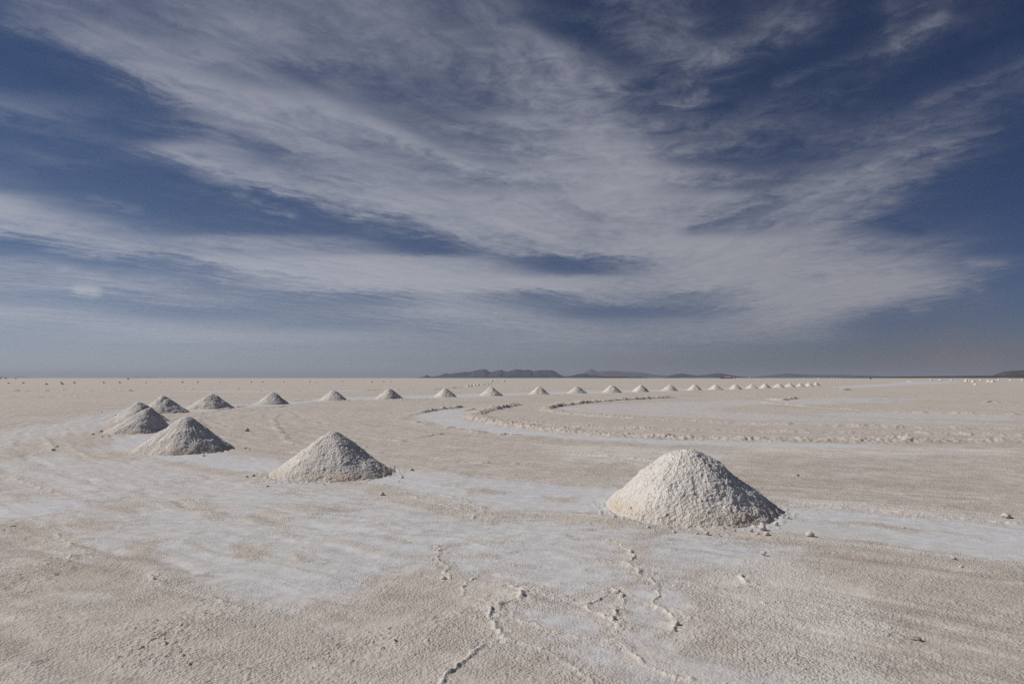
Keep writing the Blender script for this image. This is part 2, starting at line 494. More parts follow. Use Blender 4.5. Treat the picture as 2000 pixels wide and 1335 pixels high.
def mat_ground():
    m, g, bs = new_mat('salt_ground')
    P = g.node('ShaderNodeNewGeometry').outputs['Position']
    salt, tone, white = attr(g, 'salt'), attr(g, 'tone'), attr(g, 'white')
    grain = g.noise(P, 46.0, 3, .6)
    mott = g.noise(P, 5.0, 5, .62)
    wide = g.noise(P, .35, 4, .6)
    # crust: buff salt with darker mud grains; scraped pan: hard blue-white salt
    crust = g.mix(g.smooth(mott, .3, .7), (.46, .42, .385, 1), (.575, .54, .51, 1))
    crust = g.mix(g.mul(g.smooth(wide, .35, .7), .35), crust, (.53, .475, .42, 1))
    crust = g.mix(g.smooth(grain, .56, .74, 0, .42), crust, (.70, .665, .63, 1))
    crust = g.mix(g.smooth(grain, .44, .28, 0, .5), crust, (.36, .305, .26, 1))
    crust = g.mix(g.mul(white, .65), crust, (.66, .645, .625, 1))
    crust = g.mix(g.m('MAXIMUM', tone, 0.0), crust, (.60, .55, .50, 1))
    crust = g.mix(g.m('MAXIMUM', g.mul(tone, -1.0), 0.0), crust, (.385, .33, .285, 1))
    pan = g.mix(g.smooth(mott, .3, .72), (.51, .515, .53, 1), (.615, .63, .66, 1))
    pan = g.mix(g.smooth(grain, .58, .72, 0, .3), pan, (.67, .685, .71, 1))
    pan = g.mix(g.mul(g.smooth(wide, .45, .7), .3), pan, (.51, .485, .462, 1))
    # ragged border between the two
    s = g.add(salt, g.mul(g.sub(mott, .5), .55))
    s = g.add(s, g.mul(g.sub(grain, .5), .35))
    s = g.smooth(s, .17, .84)
    g.l.new(g.mix(s, crust, pan), bs.inputs['Base Color'])
    # crystals and crumbs
    crumbs = g.node('ShaderNodeTexVoronoi', feature='SMOOTH_F1')
    crumbs.inputs['Scale'].default_value = 52.0
    crumbs.inputs['Smoothness'].default_value = .6
    g.l.new(P, crumbs.inputs['Vector'])
    h = g.mul(g.sub(.6, crumbs.outputs['Distance']), g.mad(s, -.007, .009))
    h = g.mad(g.noise(P, 24.0, 6, .68), g.mad(s, -.013, .0185), h)
    h = g.mad(g.noise(P, 95.0, 2, .5), .0026, h)
    h = g.mul(h, g.lin(g.noise(P, 1.3, 5, .65), .36, .64, .40, 1.55))
    bp = g.node('ShaderNodeBump')
    bp.inputs['Strength'].default_value = 1.0
    bp.inputs['Distance'].default_value = 1.0
    g.l.new(h, bp.inputs['Height'])
    g.l.new(bp.outputs[0], bs.inputs['Normal'])
    g.l.new(g.lin(s, 0, 1, .95, .7), bs.inputs['Roughness'])
    return m


def mat_pile():
    m, g, bs = new_mat('raked_salt')
    tc = g.node('ShaderNodeTexCoord').outputs['Object']
    low = attr(g, 'low')
    n = g.noise(tc, 2.2, 5, .62)
    f = g.noise(tc, 26.0, 4, .6)
    c = g.mix(g.smooth(n, .35, .7), (.60, .578, .548, 1), (.69, .675, .65, 1))
    c = g.mix(g.smooth(f, .46, .3, 0, .55), c, (.52, .45, .375, 1))
    c = g.mix(g.smooth(f, .58, .72, 0, .5), c, (.76, .75, .735, 1))
    c = g.mix(g.mul(low, g.smooth(n, .3, .65)), c, (.57, .485, .395, 1))
    g.l.new(c, bs.inputs['Base Color'])
    vo = g.node('ShaderNodeTexVoronoi', feature='SMOOTH_F1')
    vo.inputs['Scale'].default_value = 34.0
    vo.inputs['Smoothness'].default_value = .5
    g.l.new(tc, vo.inputs['Vector'])
    h = g.mul(g.sub(.6, vo.outputs['Distance']), .014)
    h = g.mad(f, .022, h)
    h = g.mad(g.noise(tc, 80.0, 3, .6), .009, h)
    bp = g.node('ShaderNodeBump')
    bp.inputs['Strength'].default_value = 1.0
    bp.inputs['Distance'].default_value = 1.0
    g.l.new(h, bp.inputs['Height'])
    g.l.new(bp.outputs[0], bs.inputs['Normal'])
    return m


def mat_clod(name, c0, c1):
    m, g, bs = new_mat(name)
    tc = g.node('ShaderNodeTexCoord').outputs['Object']
    f = g.noise(tc, 3.0, 5, .65)
    g.l.new(g.mix(g.smooth(f, .35, .65), c0 + (1,), c1 + (1,)), bs.inputs['Base Color'])
    bp = g.node('ShaderNodeBump')
    bp.inputs['Distance'].default_value = .004
    g.l.new(g.noise(tc, 7.0, 4, .6), bp.inputs['Height'])
    g.l.new(bp.outputs[0], bs.inputs['Normal'])
    return m


def mat_hill(name, c0, c1, scale):
    m, g, bs = new_mat(name)
    P = g.node('ShaderNodeNewGeometry').outputs['Position']
    f = g.noise(P, scale, 5, .6)
    g.l.new(g.mix(g.smooth(f, .3, .7), c0 + (1,), c1 + (1,)), bs.inputs['Base Color'])
    return m


def mat_plain(name, c, rough=.7, metal=0.0):
    m, g, bs = new_mat(name)
    tc = g.node('ShaderNodeTexCoord').outputs['Object']
    f = g.noise(tc, 1.2, 4, .6)
    g.l.new(g.mix(g.smooth(f, .3, .7), tuple(v * .85 for v in c) + (1,), c + (1,)), bs.inputs['Base Color'])
    bs.inputs['Roughness'].default_value = rough
    bs.inputs['Metallic'].default_value = metal
    return m


M_GROUND = mat_ground()
M_PILE = mat_pile()
M_CLOD = mat_clod('salt_clod', (.52, .465, .405), (.66, .61, .55))
M_DARKCLOD = mat_clod('muddy_clod', (.26, .22, .185), (.42, .37, .315))

# ------------------------------------------------------------------ the salt flat
# piles of the long curved row: left and right foot, row of the foot, apex
ROWPILES = [
    (1186, 1508, 994, 1338, 876), (527, 767, 922.5, 650, 843), (272, 450, 878, 365, 814.5),
    (210, 333, 842.5, 294, 794.5), (218, 329, 822.5, 271, 785.5), (275, 366, 805, 318, 773),
    (370, 454.5, 796.7, 413, 768.5), (501, 564, 788.3, 534, 765.5), (624, 679.5, 781.6, 652, 762),
    (732.5, 786.5, 777.9, 761, 758.8), (847, 892.5, 774.3, 869.5, 757.3), (937, 982, 772.3, 959, 755.3),
    (1032.5, 1072, 769.3, 1053.5, 753.6), (1107, 1146, 767.2, 1127, 754.2), (1176, 1213.5, 766.1, 1195, 751.8),
    (1234, 1268, 764.6, 1252, 751.4), (1291, 1324, 762.7, 1309, 750.8), (1341, 1371.5, 761.6, 1357, 750),
    (1382.5, 1413, 760.6, 1397, 750.6), (1424, 1449.5, 759.7, 1436, 750.2), (1455, 1481, 758.5, 1468, 749.6),
    (1482.5, 1506.5, 757.6, 1494, 748.6), (1509, 1533, 756.5, 1521, 748.3), (1532, 1553.5, 755.3, 1542, 748),
    (1553.5, 1573.5, 754.8, 1562.5, 748), (1572, 1591.5, 754.0, 1579, 746.8), (1587, 1602, 753.2, 1594, 746),
]
# hard blue-white pans (outlines), read off the photograph
PANS = [
    # strip the row of piles stands on, right of the nearest pile
    [(1150,958),(1300,952),(1520,984),(1620,986),(1800,1002),(2050,1022),(4200,1194),(4200,1360),(2050,1102),(1850,1078),(1700,1056),(1560,1040),(1400,1030),(1250,1020),(1180,1006)],
    [(740,922),(770,916),(820,922),(900,928),(1000,936),(1110,944),(1230,958),(1230,1000),(1120,998),(1000,997),(950,994),(880,982),(800,968),(745,952),(700,944)],
    [(440,884),(500,889),(560,902),(600,912),(600,924),(520,922),(450,914),(330,899),(278,897),(240,890),(207,878),(218,856),(262,849),(330,850),(420,872)],
    # left bend
    [(0,842),(90,826),(180,806),(235,800),(300,799),(345,798),(300,812),(225,826),(200,840),(120,850),(60,868),(0,884),(-120,905),(-300,930),(-300,880)],
    [(350,792),(400,788),(470,790),(520,781),(560,783),(640,777),(640,782),(560,790),(500,795),(430,801),(364,805)],
    [(640,776.5),(760,773.5),(900,769.5),(1040,766),(1040,770),(900,775.3),(780,779),(640,784.5)],
    [(1040,765.5),(1200,762),(1400,757),(1560,752),(1560,754),(1400,760),(1200,767),(1040,770.5)],
    # inner lane
    [(800,806),(860,801),(905,797.5),(950,795.5),(985,793),(940,803),(915,811),(935,822),(1000,832),(1080,842),(1200,851),(1330,857),(1500,861),(1700,867),(1700,872),(1480,870),(1290,867),(1100,856),(960,846),(860,832),(815,818)],
    [(1075,796),(1150,790),(1280,784),(1450,781),(1560,786),(1480,790),(1400,797),(1420,803),(1600,812),(2000,826),(2000,830),(1700,824),(1500,820),(1300,814),(1180,807),(1100,802)],
    [(1480,780),(1650,776),(1800,777),(1760,784),(1650,789),(1540,790)],
    [(1560,806),(1800,803),(2000,810),(2000,822),(1800,819),(1640,814)],
    [(1480,822),(1700,826),(1900,826),(1700,831),(1540,829)],
    [(1780,742.6),(1900,742.6),(1860,747),(1760,752),(1640,758),(1620,756),(1740,748)],
    [(350,763.0),(500,763.2),(700,761.8),(700,763.2),(500,764.8),(350,764.6)],
    # foreground
    [(150,1044),(205,1004),(330,978),(430,955),(520,962),(640,968),(760,990),(900,1000),(1000,1010),(1180,1014),(1270,1034),(1225,1060),(1235,1095),(1262,1128),(1200,1140),(1185,1160),(1120,1165),(1030,1150),(950,1138),(890,1132),(850,1108),(800,1112),(740,1126),(700,1160),(610,1178),(545,1192),(470,1184),(420,1160),(345,1142),(310,1118),(292,1088),(240,1084),(185,1092),(140,1068)],
    [(968,1168),(1010,1170),(1140,1184),(1195,1214),(1290,1228),(1330,1262),(1430,1290),(1560,1322),(1650,1360),(1300,1370),(1210,1335),(1100,1290),(1020,1248),(968,1212),(985,1190)],
    [(1030,1140),(1130,1160),(1200,1150),(1290,1130),(1360,1150),(1330,1200),(1340,1250),(1260,1230),(1180,1210),(1060,1172)],
    [(1210,1170),(1280,1180),(1300,1200),(1235,1215),(1200,1205)],
    [(1250,1044),(1340,1036),(1440,1052),(1500,1066),(1420,1074),(1330,1070),(1245,1080)],
    [(0,986),(60,978),(160,972),(190,984),(100,1004),(0,1016),(-80,1020)],
    [(0,1092),(50,1090),(40,1104),(0,1108),(-60,1106)],
    [(150,1166),(215,1160),(205,1174),(160,1176)],
    [(330,930),(440,924),(520,930),(500,944),(400,950),(300,946)],
    [(-300,905),(0,900),(120,880),(215,868),(280,898),(520,932),(740,950),(950,1000),(1180,1012),(1272,1040),(1228,1080),(1236,1100),(1266,1130),(1190,1158),(1120,1165),(1030,1150),(950,1138),(850,1112),(740,1128),(700,1160),(545,1192),(420,1160),(345,1142),(292,1090),(185,1092),(130,1066),(100,1032),(0,988),(-300,970)],
    [(1230,1040),(1340,1034),(1500,1058),(1620,1074),(1500,1100),(1400,1108),(1320,1140),(1260,1128),(1236,1096)],
    [(0,906),(120,892),(210,900),(160,920),(60,940),(0,946),(-90,950)],
    [(1260,884),(1400,882),(1480,890),(1380,898),(1280,896)],
    [(1560,920),(1700,924),(1640,936),(1540,932)],
]
# buff dirt lying on the pans
ISLES = [
    [(560,976),(640,984),(700,994),(640,1000),(560,988)], [(360,976),(440,986),(420,996),(350,986)],
    [(700,938),(760,952),(860,980),(950,996),(1010,1010),(950,1014),(850,1002),(760,974)],
    [(250,1058),(296,1056),(300,1080),(270,1086)], [(470,1056),(520,1062),(525,1088),(480,1084)],
    [(575,1076),(610,1080),(605,1096),(575,1094)], [(200,980),(280,986),(260,1000),(205,1000)],
    [(870,940),(905,944),(890,950),(860,948)], [(900,954),(960,952),(1000,962),(930,964)],
    [(1060,968),(1130,966),(1120,976),(1070,976)],
    [(1600,1012),(1760,1026),(1900,1040),(1760,1036),(1620,1020)],
    [(405,995),(455,1000),(440,1010),(400,1004)], [(520,1000),(560,1012),(530,1020),(500,1010)],
    [(130,880),(260,884),(300,900),(170,896)],
]
# pale pebbly crust
WHITES = [
    [(1380,1086),(1480,1078),(1600,1110),(1680,1160),(1720,1230),(1640,1262),(1520,1256),(1430,1220),(1390,1160)],
    [(1800,1108),(1850,1106),(1880,1116),(1830,1124)],
    [(1480,1262),(1640,1284),(1740,1330),(1760,1370),(1600,1370),(1500,1310)],
    [(1080,868),(1300,876),(1420,892),(1250,908),(1100,896)],
    [(1440,868),(2000,874),(2000,884),(1700,890),(1440,880)],
    [(1500,972),(1660,982),(1900,1004),(1880,1010),(1640,990)],
]
# thin raised pressure ridges: points, half width (m), height (m)
RIDGES = [
    ([(861,1066),(855,1078),(863,1094),(867,1106),(861,1116),(884,1132)], .045, .055),
    ([(861,1066),(905,1060),(945,1057),(985,1061),(1000,1050),(1016,1042)], .03, .032),
    ([(862,1076),(910,1085),(980,1096),(1060,1108)], .035, .022),
    ([(750,1044),(790,1052),(805,1058)], .03, .022),
    ([(1178,1056),(1215,1066),(1242,1084),(1222,1098),(1246,1118),(1272,1130),(1287,1164),(1278,1186),(1300,1197),(1318,1206)], .05, .05),
    ([(1035,1152),(1090,1165),(1146,1181),(1176,1171),(1202,1154)], .045, .045),
    ([(1202,1154),(1217,1166),(1213,1190),(1198,1213),(1166,1199),(1146,1181)], .045, .05),
    ([(1198,1213),(1222,1234)], .05, .04),
    ([(935,1122),(908,1136),(906,1150),(912,1162),(950,1172),(964,1184)], .04, .04),
    ([(964,1184),(1008,1166),(1030,1152),(990,1142),(950,1140)], .06, .045),
    ([(1030,1152),(1010,1170)], .06, .05),
    ([(964,1184),(955,1204),(984,1240),(950,1252),(920,1284),(882,1314),(858,1342)], .05, .055),
    ([(964,1200),(1040,1220),(1110,1236),(1160,1246),(1198,1250)], .04, .035),
    ([(985,1240),(1050,1266),(1092,1286),(1132,1312),(1180,1345)], .06, .035),
    ([(1262,1130),(1310,1144),(1400,1150),(1470,1142)], .05, .03),
    ([(1300,1197),(1340,1204),(1400,1212)], .05, .03),
    ([(1200,1250),(1260,1290),(1330,1320),(1400,1345)], .07, .03),
    ([(1310,1218),(1322,1226),(1318,1238)], .04, .07),
    ([(700,938),(745,944),(800,958),(850,962),(900,972),(945,996),(920,1012)], .09, .045),
    ([(800,970),(870,986),(900,998)], .10, .04),
    ([(950,996),(1050,1002),(1180,1008)], .07, .03),
    ([(110,1040),(135,1062),(170,1078)], .05, .05),
    ([(296,1124),(330,1144),(400,1166),(480,1188)], .10, .035),
    ([(0,930),(60,945),(120,965)], .09, .05),
    ([(82,852),(98,865),(105,880)], .25, .10),
    ([(375,1000),(410,998),(420,1006)], .03, .035),
    ([(1450,1120),(1460,1140)], .06, .05),
    ([(1640,1176),(1660,1192),(1710,1222)], .06, .03),
    ([(1545,986),(1640,992),(1800,1006),(2000,1022),(2300,1044)], .16, .06),
    ([(1540,1050),(1640,1058),(1760,1072),(1860,1086),(2000,1102)], .10, -.02),
]
# ploughed windrows left by the wheels and blades farther out: points, half width, height, raggedness
WINDROWS = [
    ([(1015,789.5),(980,796),(945,803),(925,811)], .40, .26, .3),
    ([(925,811),(945,820),(1000,829),(1060,838),(1130,845),(1250,852),(1350,855),(1500,858.5),(1650,861),(2000,861.5),(2500,862)], .55, .21, .22),
    ([(960,818),(1060,828),(1200,836),(1400,841),(1700,845),(2000,850),(2500,856)], .45, .12, .35),
    ([(1325,776.4),(1280,778),(1200,782),(1140,787),(1092,793),(1064,798.5)], .30, .30, .25),
    ([(1064,798.5),(1080,803.5),(1120,808.5),(1200,814),(1300,819),(1400,823.5),(1500,828),(1700,834),(2000,838),(2500,845)], .5, .15, .3),
    ([(812,807.5),(840,802.5),(870,798),(905,794.5)], .22, .20, .5),
    ([(900,803),(932,798.5)], .18, .14, .6),
    ([(790,820),(830,828),(880,836),(950,846),(1020,852),(1120,858)], .25, .08, .9),
    ([(815,806),(790,812),(782,820)], .25, .07, .9),
    ([(780,857),(830,852),(875,846)], .08, .06, .6),
    ([(700,853),(760,858),(800,862)], .12, .06, .7),
    ([(600,872),(560,860),(540,834),(533,818),(545,808)], .13, .06, .7),
    ([(410,803),(440,799),(480,792.5)], .16, .12, .6),
    ([(400,812),(380,822),(395,832),(420,838)], .22, .08, .8),
    ([(455,806),(500,799),(560,793.5)], .14, .07, .8),
    ([(640,783.4),(700,781.5),(760,780.3),(850,778),(905,776)], .2, .14, .7),
    ([(565,783.5),(590,782),(615,780)], .2, .13, .7),
    ([(500,794),(540,793),(570,791)], .2, .10, .8),
    ([(1050,771.5),(1150,770.2),(1240,768.5)], .25, .10, .8),
    ([(1498,779.5),(1528,781.5),(1545,778.8),(1560,778)], .35, .28, .5),
    ([(1640,762.2),(1662,761.4)], .4, .26, .5),
    ([(1922,787),(1935,784.5),(1946,786)], .22, .26, .5),
    ([(1480,785),(1560,792),(1620,797),(1700,802),(1800,806),(2000,810)], .4, .14, .6),
    ([(1690,782),(1740,779),(1790,773.5)], .25, .10, .8),
    ([(1890,787),(1940,787.5),(2000,787)], .25, .12, .7),
    ([(0,775.3),(40,774.5),(70,775.5),(115,774.5),(150,775),(200,774.5)], .35, .16, .7),
    ([(0,764),(60,763.5),(110,763.2),(165,763.5),(230,763.8),(262,763.2)], .4, .18, .7),
    ([(20,759.3),(90,758.8),(140,758.3),(230,759),(320,759.4),(405,759.2),(470,760)], .4, .18, .75),
    ([(0,751.5),(80,750.8),(200,751),(330,749.5)], .6, .16, .8),
    ([(700,762.8),(760,761.6),(840,761.8),(900,756)], .4, .16, .75),
    ([(480,764),(560,764),(640,762.5)], .4, .10, .8),
    ([(60,744),(250,743.5),(420,742.8),(640,741.5)], 1.2, .18, .8),
    ([(1000,758),(1100,758.5),(1160,757)], .4, .14, .8),
    ([(1840,1010),(1700,992),(1600,984)], .06, .02, .6),
    ([(1050,880),(1150,888),(1250,896),(1330,902)], .14, .05, .8),
    ([(830,890),(900,900),(960,905),(1050,905)], .14, .05, .8),
    ([(1150,905),(1230,903),(1300,910)], .12, .06, .8),
    ([(1960,1002),(1985,1003)], .08, .08, .4),
    ([(560,870),(575,866),(590,866)], .08, .10, .4), ([(760,882),(785,884)], .08, .07, .4),
]


def dist_lines(X, Y, pl):
    """distance to a polyline and the length along it"""
    best = np.full(X.shape, 1e9, np.float32)
    s_at = np.zeros(X.shape, np.float32)
    acc = 0.0
    for (x0, y0), (x1, y1) in zip(pl[:-1], pl[1:]):
        ex, ey = x1 - x0, y1 - y0
        L2 = ex * ex + ey * ey + 1e-9
        t = np.clip(((X - x0) * ex + (Y - y0) * ey) / L2, 0, 1)
        d = np.hypot(X - x0 - t * ex, Y - y0 - t * ey)
        k = d < best
        best[k] = d[k]
        L = math.sqrt(L2)
        s_at[k] = acc + t[k] * L
        acc += L
    return best, s_at, acc


def dist_poly(X, Y, poly):
    """signed distance to a closed outline, positive inside"""
    d, _, _ = dist_lines(X, Y, poly + [poly[0]])
    ins = np.zeros(X.shape, bool)
    n = len(poly)
    for i in range(n):
        (x0, y0), (x1, y1) = poly[i], poly[(i + 1) % n]
        c = ((y0 > Y) != (y1 > Y)) & (X < (x1 - x0) * (Y - y0) / (y1 - y0 + 1e-12) + x0)
        ins ^= c
    return np.where(ins, d, -d)


def build_ground():
    # rings around the standing point, close together where the flat is seen from near by
    r = [0.6]
    while r[-1] < 120000:
        q = r[-1]
        k = .12 if q < 3.6 else .0024 if q < 16 else   .0023 if q < 62 else .0036 if q < 135 else .006 if q < 330 else .06
        r.append(q * (1 + k))
    r = np.array(r)
    front = np.linspace(-43, 43, 1010)
    back = np.linspace(43, 317, 92)[1:-1]
    az = np.radians(np.concatenate([front, back]))
    nu, nv = len(az), len(r)
    RR, AZ = np.meshgrid(r, az, indexing='ij')
    X = (RR * np.sin(AZ)).astype(np.float64).ravel()
    Y = (RR * np.cos(AZ)).astype(np.float64).ravel()
    n = len(X)
    rad = RR.ravel()
    Z = np.zeros(n, np.float32)
    salt = np.zeros(n, np.float32)
    tone = np.zeros(n, np.float32)
    white = np.zeros(n, np.float32)
    near = rad < 420
    xn, yn, rn = X[near], Y[near], rad[near].astype(np.float32)
    # wandering outlines
    wl = np.clip(rn * .05, .25, 2.5)
    w1 = fbm(xn / wl, yn / wl, 11, 5, .66)
    w2 = fbm(xn / wl, yn / wl, 41, 5, .66)
    amp = np.clip(rn * .034, .18, 2.0)
    xw, yw = xn + w1 * amp, yn + w2 * amp
    sn, tn_, wn = (np.zeros(len(xn), np.float32) for _ in range(3))

    strip = np.zeros(len(xn), np.float32)

    def region(poly_px, soft):
        pl = [px(u, v) for u, v in poly_px]
        xs, ys = zip(*pl)
        pad = 1.5 + .06 * max(ys)
        k = np.nonzero((xw > min(xs) - pad) & (xw < max(xs) + pad) & (yw > min(ys) - pad) & (yw < max(ys) + pad))[0]
        d = dist_poly(xw[k], yw[k], pl)
        s = soft * np.clip(rn[k] * .02, .12, 1.5)
        return k, smoothstep(d, -s, s)
    SOFT = [p for p in PANS if p[0] in ((1560, 806), (1480, 822), (1480, 780), (1260, 884), (1560, 920), (330, 930), (0, 906), (-300, 905), (1230, 1040))]
    for p in PANS:
        fore = max(v for u, v in p) > 1040 and min(v for u, v in p) > 950 and p[0][0] < 1300 and p[0] != (1150, 958)
        k, v = region(p, 3.4 if fore else 1.5)
        wgt_ = .76 if fore else .60 if p in SOFT or p[0] == (0, 842) else .55 if p[0] == (1075, 796) else 1.0
        sn[k] = np.maximum(sn[k], v * wgt_)
        if wgt_ == 1.0:
            strip[k] = np.maximum(strip[k], v)
    for p in ISLES:
        k, v = region(p, 1.2)
        sn[k] *= 1 - v * .9
        strip[k] *= 1 - v * .8
    for p, dv in (([(1540,1062),(2050,1118),(2500,1220),(2500,1500),(1760,1345),(1745,1235),(1695,1150)], -.24),
                  ([(1480,905),(2100,890),(2400,920),(2400,1010),(2000,1004),(1620,976),(1500,955)], -.12),
                  ([(-300,1190),(300,1180),(700,1230),(860,1300),(700,1600),(-300,1600)], .14)):
        k, v = region(p, 3.0)
        tn_[k] += dv * v
    for p in WHITES:
        k, v = region(p, 1.8)
        wn[k] = np.maximum(wn[k], v)
    # streaks drawn out along the lane of piles by wheels and wind
    lane = [px(u, v) for u, v in [(3000, 1160), (2400, 1096), (2000, 1060), (1700, 1030), (1350, 1000), (1000, 965), (700, 935), (500, 905), (360, 880), (262, 850), (236, 825), (290, 806), (400, 797), (534, 788), (652, 782), (870, 775), (1127, 767), (1400, 760), (1600, 754)]]
    kl = np.nonzero(rn < 110)[0]
    ld, ls, LL = dist_lines(xn[kl], yn[kl], lane)
    # which side of the lane: the far side gets its own streaks
    sgn = np.where(dist_poly(xn[kl], yn[kl], lane) > 0, 1.0, -1.0)
    dd = ld * sgn + .25 * pn(xn[kl] / .9, yn[kl] / .9, 501)
    st1 = pn(dd / .30, ls * .10, 502) + .6 * pn(dd / .13, ls * .22, 503) + .5 * pn(dd / .9, ls * .07, 504)
    fade = smoothstep(ld, 30, 6)
    sn[kl] *= 1 - .50 * smoothstep(st1, .15, .65) * fade
    sn[kl] = np.clip(sn[kl] + .30 * smoothstep(st1, -.25, -.75) * fade * (ld > .5), 0, 1)
    tn_[kl] += .38 * fade * st1
    wn[kl] = np.clip(wn[kl] + .45 * smoothstep(st1, -.30, -.85) * fade, 0, 1)
    streak = np.zeros(len(xn), np.float32)
    brush = pn(dd / .055, ls * .35, 507) + .6 * pn(dd / .11, ls * .2, 508)
    sn[kl] = np.clip(sn[kl] + .14 * brush * fade, 0, 1)
    streak[kl] = (st1 + .25 * brush) * fade
    # paired wheel ruts beside the lane
    rut = np.zeros(len(kl), np.float32)
    for off, hw_ in ((-1.9, .11), (-3.3, .10), (-4.3, .13), (-5.7, .11), (-7.4, .12), (2.1, .11), (3.5, .11), (6.2, .13), (7.6, .13), (11.5, .16), (13.0, .16)):
        e = (dd - off - .5 * pn(ls / 7.0, ls * 0 + off, 521)) / hw_
        rut += (np.exp(-e * e) - .6 * np.exp(-(np.abs(e) - 1.9) ** 2)) * smoothstep(pn(ls / 3.5, ls * 0 + off * 3.7, 522), -.30, .25)
    rut *= fade
    tn_[kl] -= .30 * rut
    wn[kl] = np.clip(wn[kl] + .35 * np.clip(-rut, 0, 1), 0, 1)
    ruts = np.zeros(len(xn), np.float32)
    ruts[kl] = rut
    # scattered scraps of either kind
    fl = fbm(xn / .55, yn / .40, 61, 5, .62)
    sn *= 1 - .75 * smoothstep(fl, .12, .55) * (rn < 120)
    st = fbm(xn / 3.2, yn / .9, 65, 4, .6)
    sn *= 1 - .6 * smoothstep(st, .25, .6) * (rn > 9)
    patch = fbm(xn / 1.7, yn / 2.6, 71, 5, .55)
    sn = np.clip(sn + smoothstep(patch, .30, .62) * .55 * (rn < 90) - smoothstep(patch, -.25, -.6) * .6, 0, 1)
    wn = np.clip(wn + smoothstep(fbm(xn / 1.1, yn / 1.6, 91, 5, .6), .32, .7) * .6, 0, 1)
    big = fbm(xn / 6.0, yn / 9.0, 131, 4, .55)
    tn_ += big * .45 + .30 * fbm(xn / .55, yn / .8, 137, 4, .6)

    sn = np.maximum(sn, strip * (.93 - .25 * smoothstep(fl, .15, .6)))

    # relief
    rough = 1 - smoothstep(sn, .2, .8) * .88
    z = np.zeros(len(xn), np.float32)
    z += .030 * fbm(xn / 2.2, yn / 2.2, 201, 3, .5) * (rn < 200)
    z += .011 * streak - .013 * ruts - .009 * smoothstep(sn, .2, .8)
    coarse = np.zeros(len(xn), np.float32)
    kc, vc = region([(-300, 1000), (100, 1040), (290, 1112), (420, 1172), (560, 1200), (740, 1140), (900, 1160), (958, 1230), (900, 1335), (700, 1600), (-300, 1600)], 3.0)
    coarse[kc] = vc
    fine = rn < 70
    xf, yf, rf = xn[fine], yn[fine], rough[fine]
    b1 = 1 - 2.2 * np.abs(pn(xf / .31, yf / .31, 301))
    b2 = pn(xf / .13, yf / .13, 311)
    b3 = pn(xf / .048, yf / .048, 321)
    b4 = pn(xf / .024, yf / .024, 322)
    patchy = fbm(xf / 1.1, yf / 1.1, 331, 4, .6)
    lumpy = smoothstep(patchy, -.30, .45)
    lf = (.22 + 1.0 * lumpy * lumpy) * (1 + .75 * coarse[fine])
    z[fine] += rf * lf * (.004 * b1 + .0025 * b2 + .0045 * b3 + .0055 * b4)
    z[fine] += .0015 * pn(xf / .07, yf / .07, 341)
    # crumbs: small heaps that stick out of the crust, whiter than it; and little pits
    cr = smoothstep(pn(xf / .085, yf / .085, 351) + .25 * b4, .36, .55) * lumpy
    heap = smoothstep(fbm(xf / .34, yf / .34, 353, 4, .6), .36, .62) * smoothstep(patchy, -.1, .3)
    pit = smoothstep(pn(xf / .12, yf / .12, 357), .42, .58)
    z[fine] += rf * (.014 * cr + .022 * heap * (1 + 1.2 * b3) * (1 + .6 * coarse[fine]) - .014 * pit * lumpy)
    wn[fine] = np.clip(wn[fine] + rf * (.75 * heap + .25 * cr), 0, 1)
    tn_[fine] += rf * .5 * pit
    # wheel furrows at lower right, along the lane
    fr = [px(u, v) for u, v in [(1380, 1165), (1620, 1210), (2000, 1300), (2300, 1380)]]
    d, s, L = dist_lines(xn, yn, fr)
    k = d < 1.6
    fur = smoothstep(d, 1.5, .6) * smoothstep(s, .1, 1.2)
    sideways = (yn - (fr[0][1] + (xn - fr[0][0]) * (fr[3][1] - fr[0][1]) / (fr[3][0] - fr[0][0])))
    z[k] += (.012 * fur * (pn(sideways / .16, s * .25, 361) + .7 * pn(sideways / .07, s * .35, 362)))[k]
    tn_[k] += (.55 * fur * pn(sideways / .2, s * .2, 371))[k]
    # faint lanes curving beside the row of piles
    lane = [px(u, v) for u, v in [(2300, 935), (2000, 912), (1500, 900), (1000, 880), (700, 862), (560, 840), (510, 815), (560, 800), (800, 786), (1200, 772), (1600, 759)]]
    d, s, L = dist_lines(xn, yn, lane)
    k = d < 9
    z[k] += (.020 * smoothstep(d, 9, 4) * pn(d / .45, s * .10, 381))[k]
    tn_[k] += (.25 * smoothstep(d, 9, 5) * pn(d / .8, s * .06, 391))[k]

    # ridges and windrows
    for pl_px, hw, ht in RIDGES:
        pl = [px(u, v) for u, v in pl_px]
        xs, ys = zip(*pl)
        k = np.nonzero((xn > min(xs) - 1) & (xn < max(xs) + 1) & (yn > min(ys) - 1) & (yn < max(ys) + 1))[0]
        jx = xn[k] + .022 * pn(xn[k] / .06, yn[k] / .06, 401) + .05 * pn(xn[k] / .17, yn[k] / .17, 407) + .10 * pn(xn[k] / .5, yn[k] / .5, 402)
        jy = yn[k] + .022 * pn(xn[k] / .06, yn[k] / .06, 403) + .05 * pn(xn[k] / .17, yn[k] / .17, 408) + .10 * pn(xn[k] / .5, yn[k] / .5, 404)
        d, s, L = dist_lines(jx, jy, pl)
        run = np.clip(pn(s / .22, s * 0 + ht * 91, 405) + .72 + .5 * pn(s / .07, s * 0 + ht * 57, 409), 0, 1.1) * smoothstep(s, 0, .08) * smoothstep(L - s, 0, .08)
        crumb_ = np.clip(.95 + .9 * pn(xn[k] / .045, yn[k] / .045, 406) + .6 * pn(xn[k] / .1, yn[k] / .1, 410), .05, 1.6)
        g_ = np.exp(-(d / (hw * .34)) ** 2)
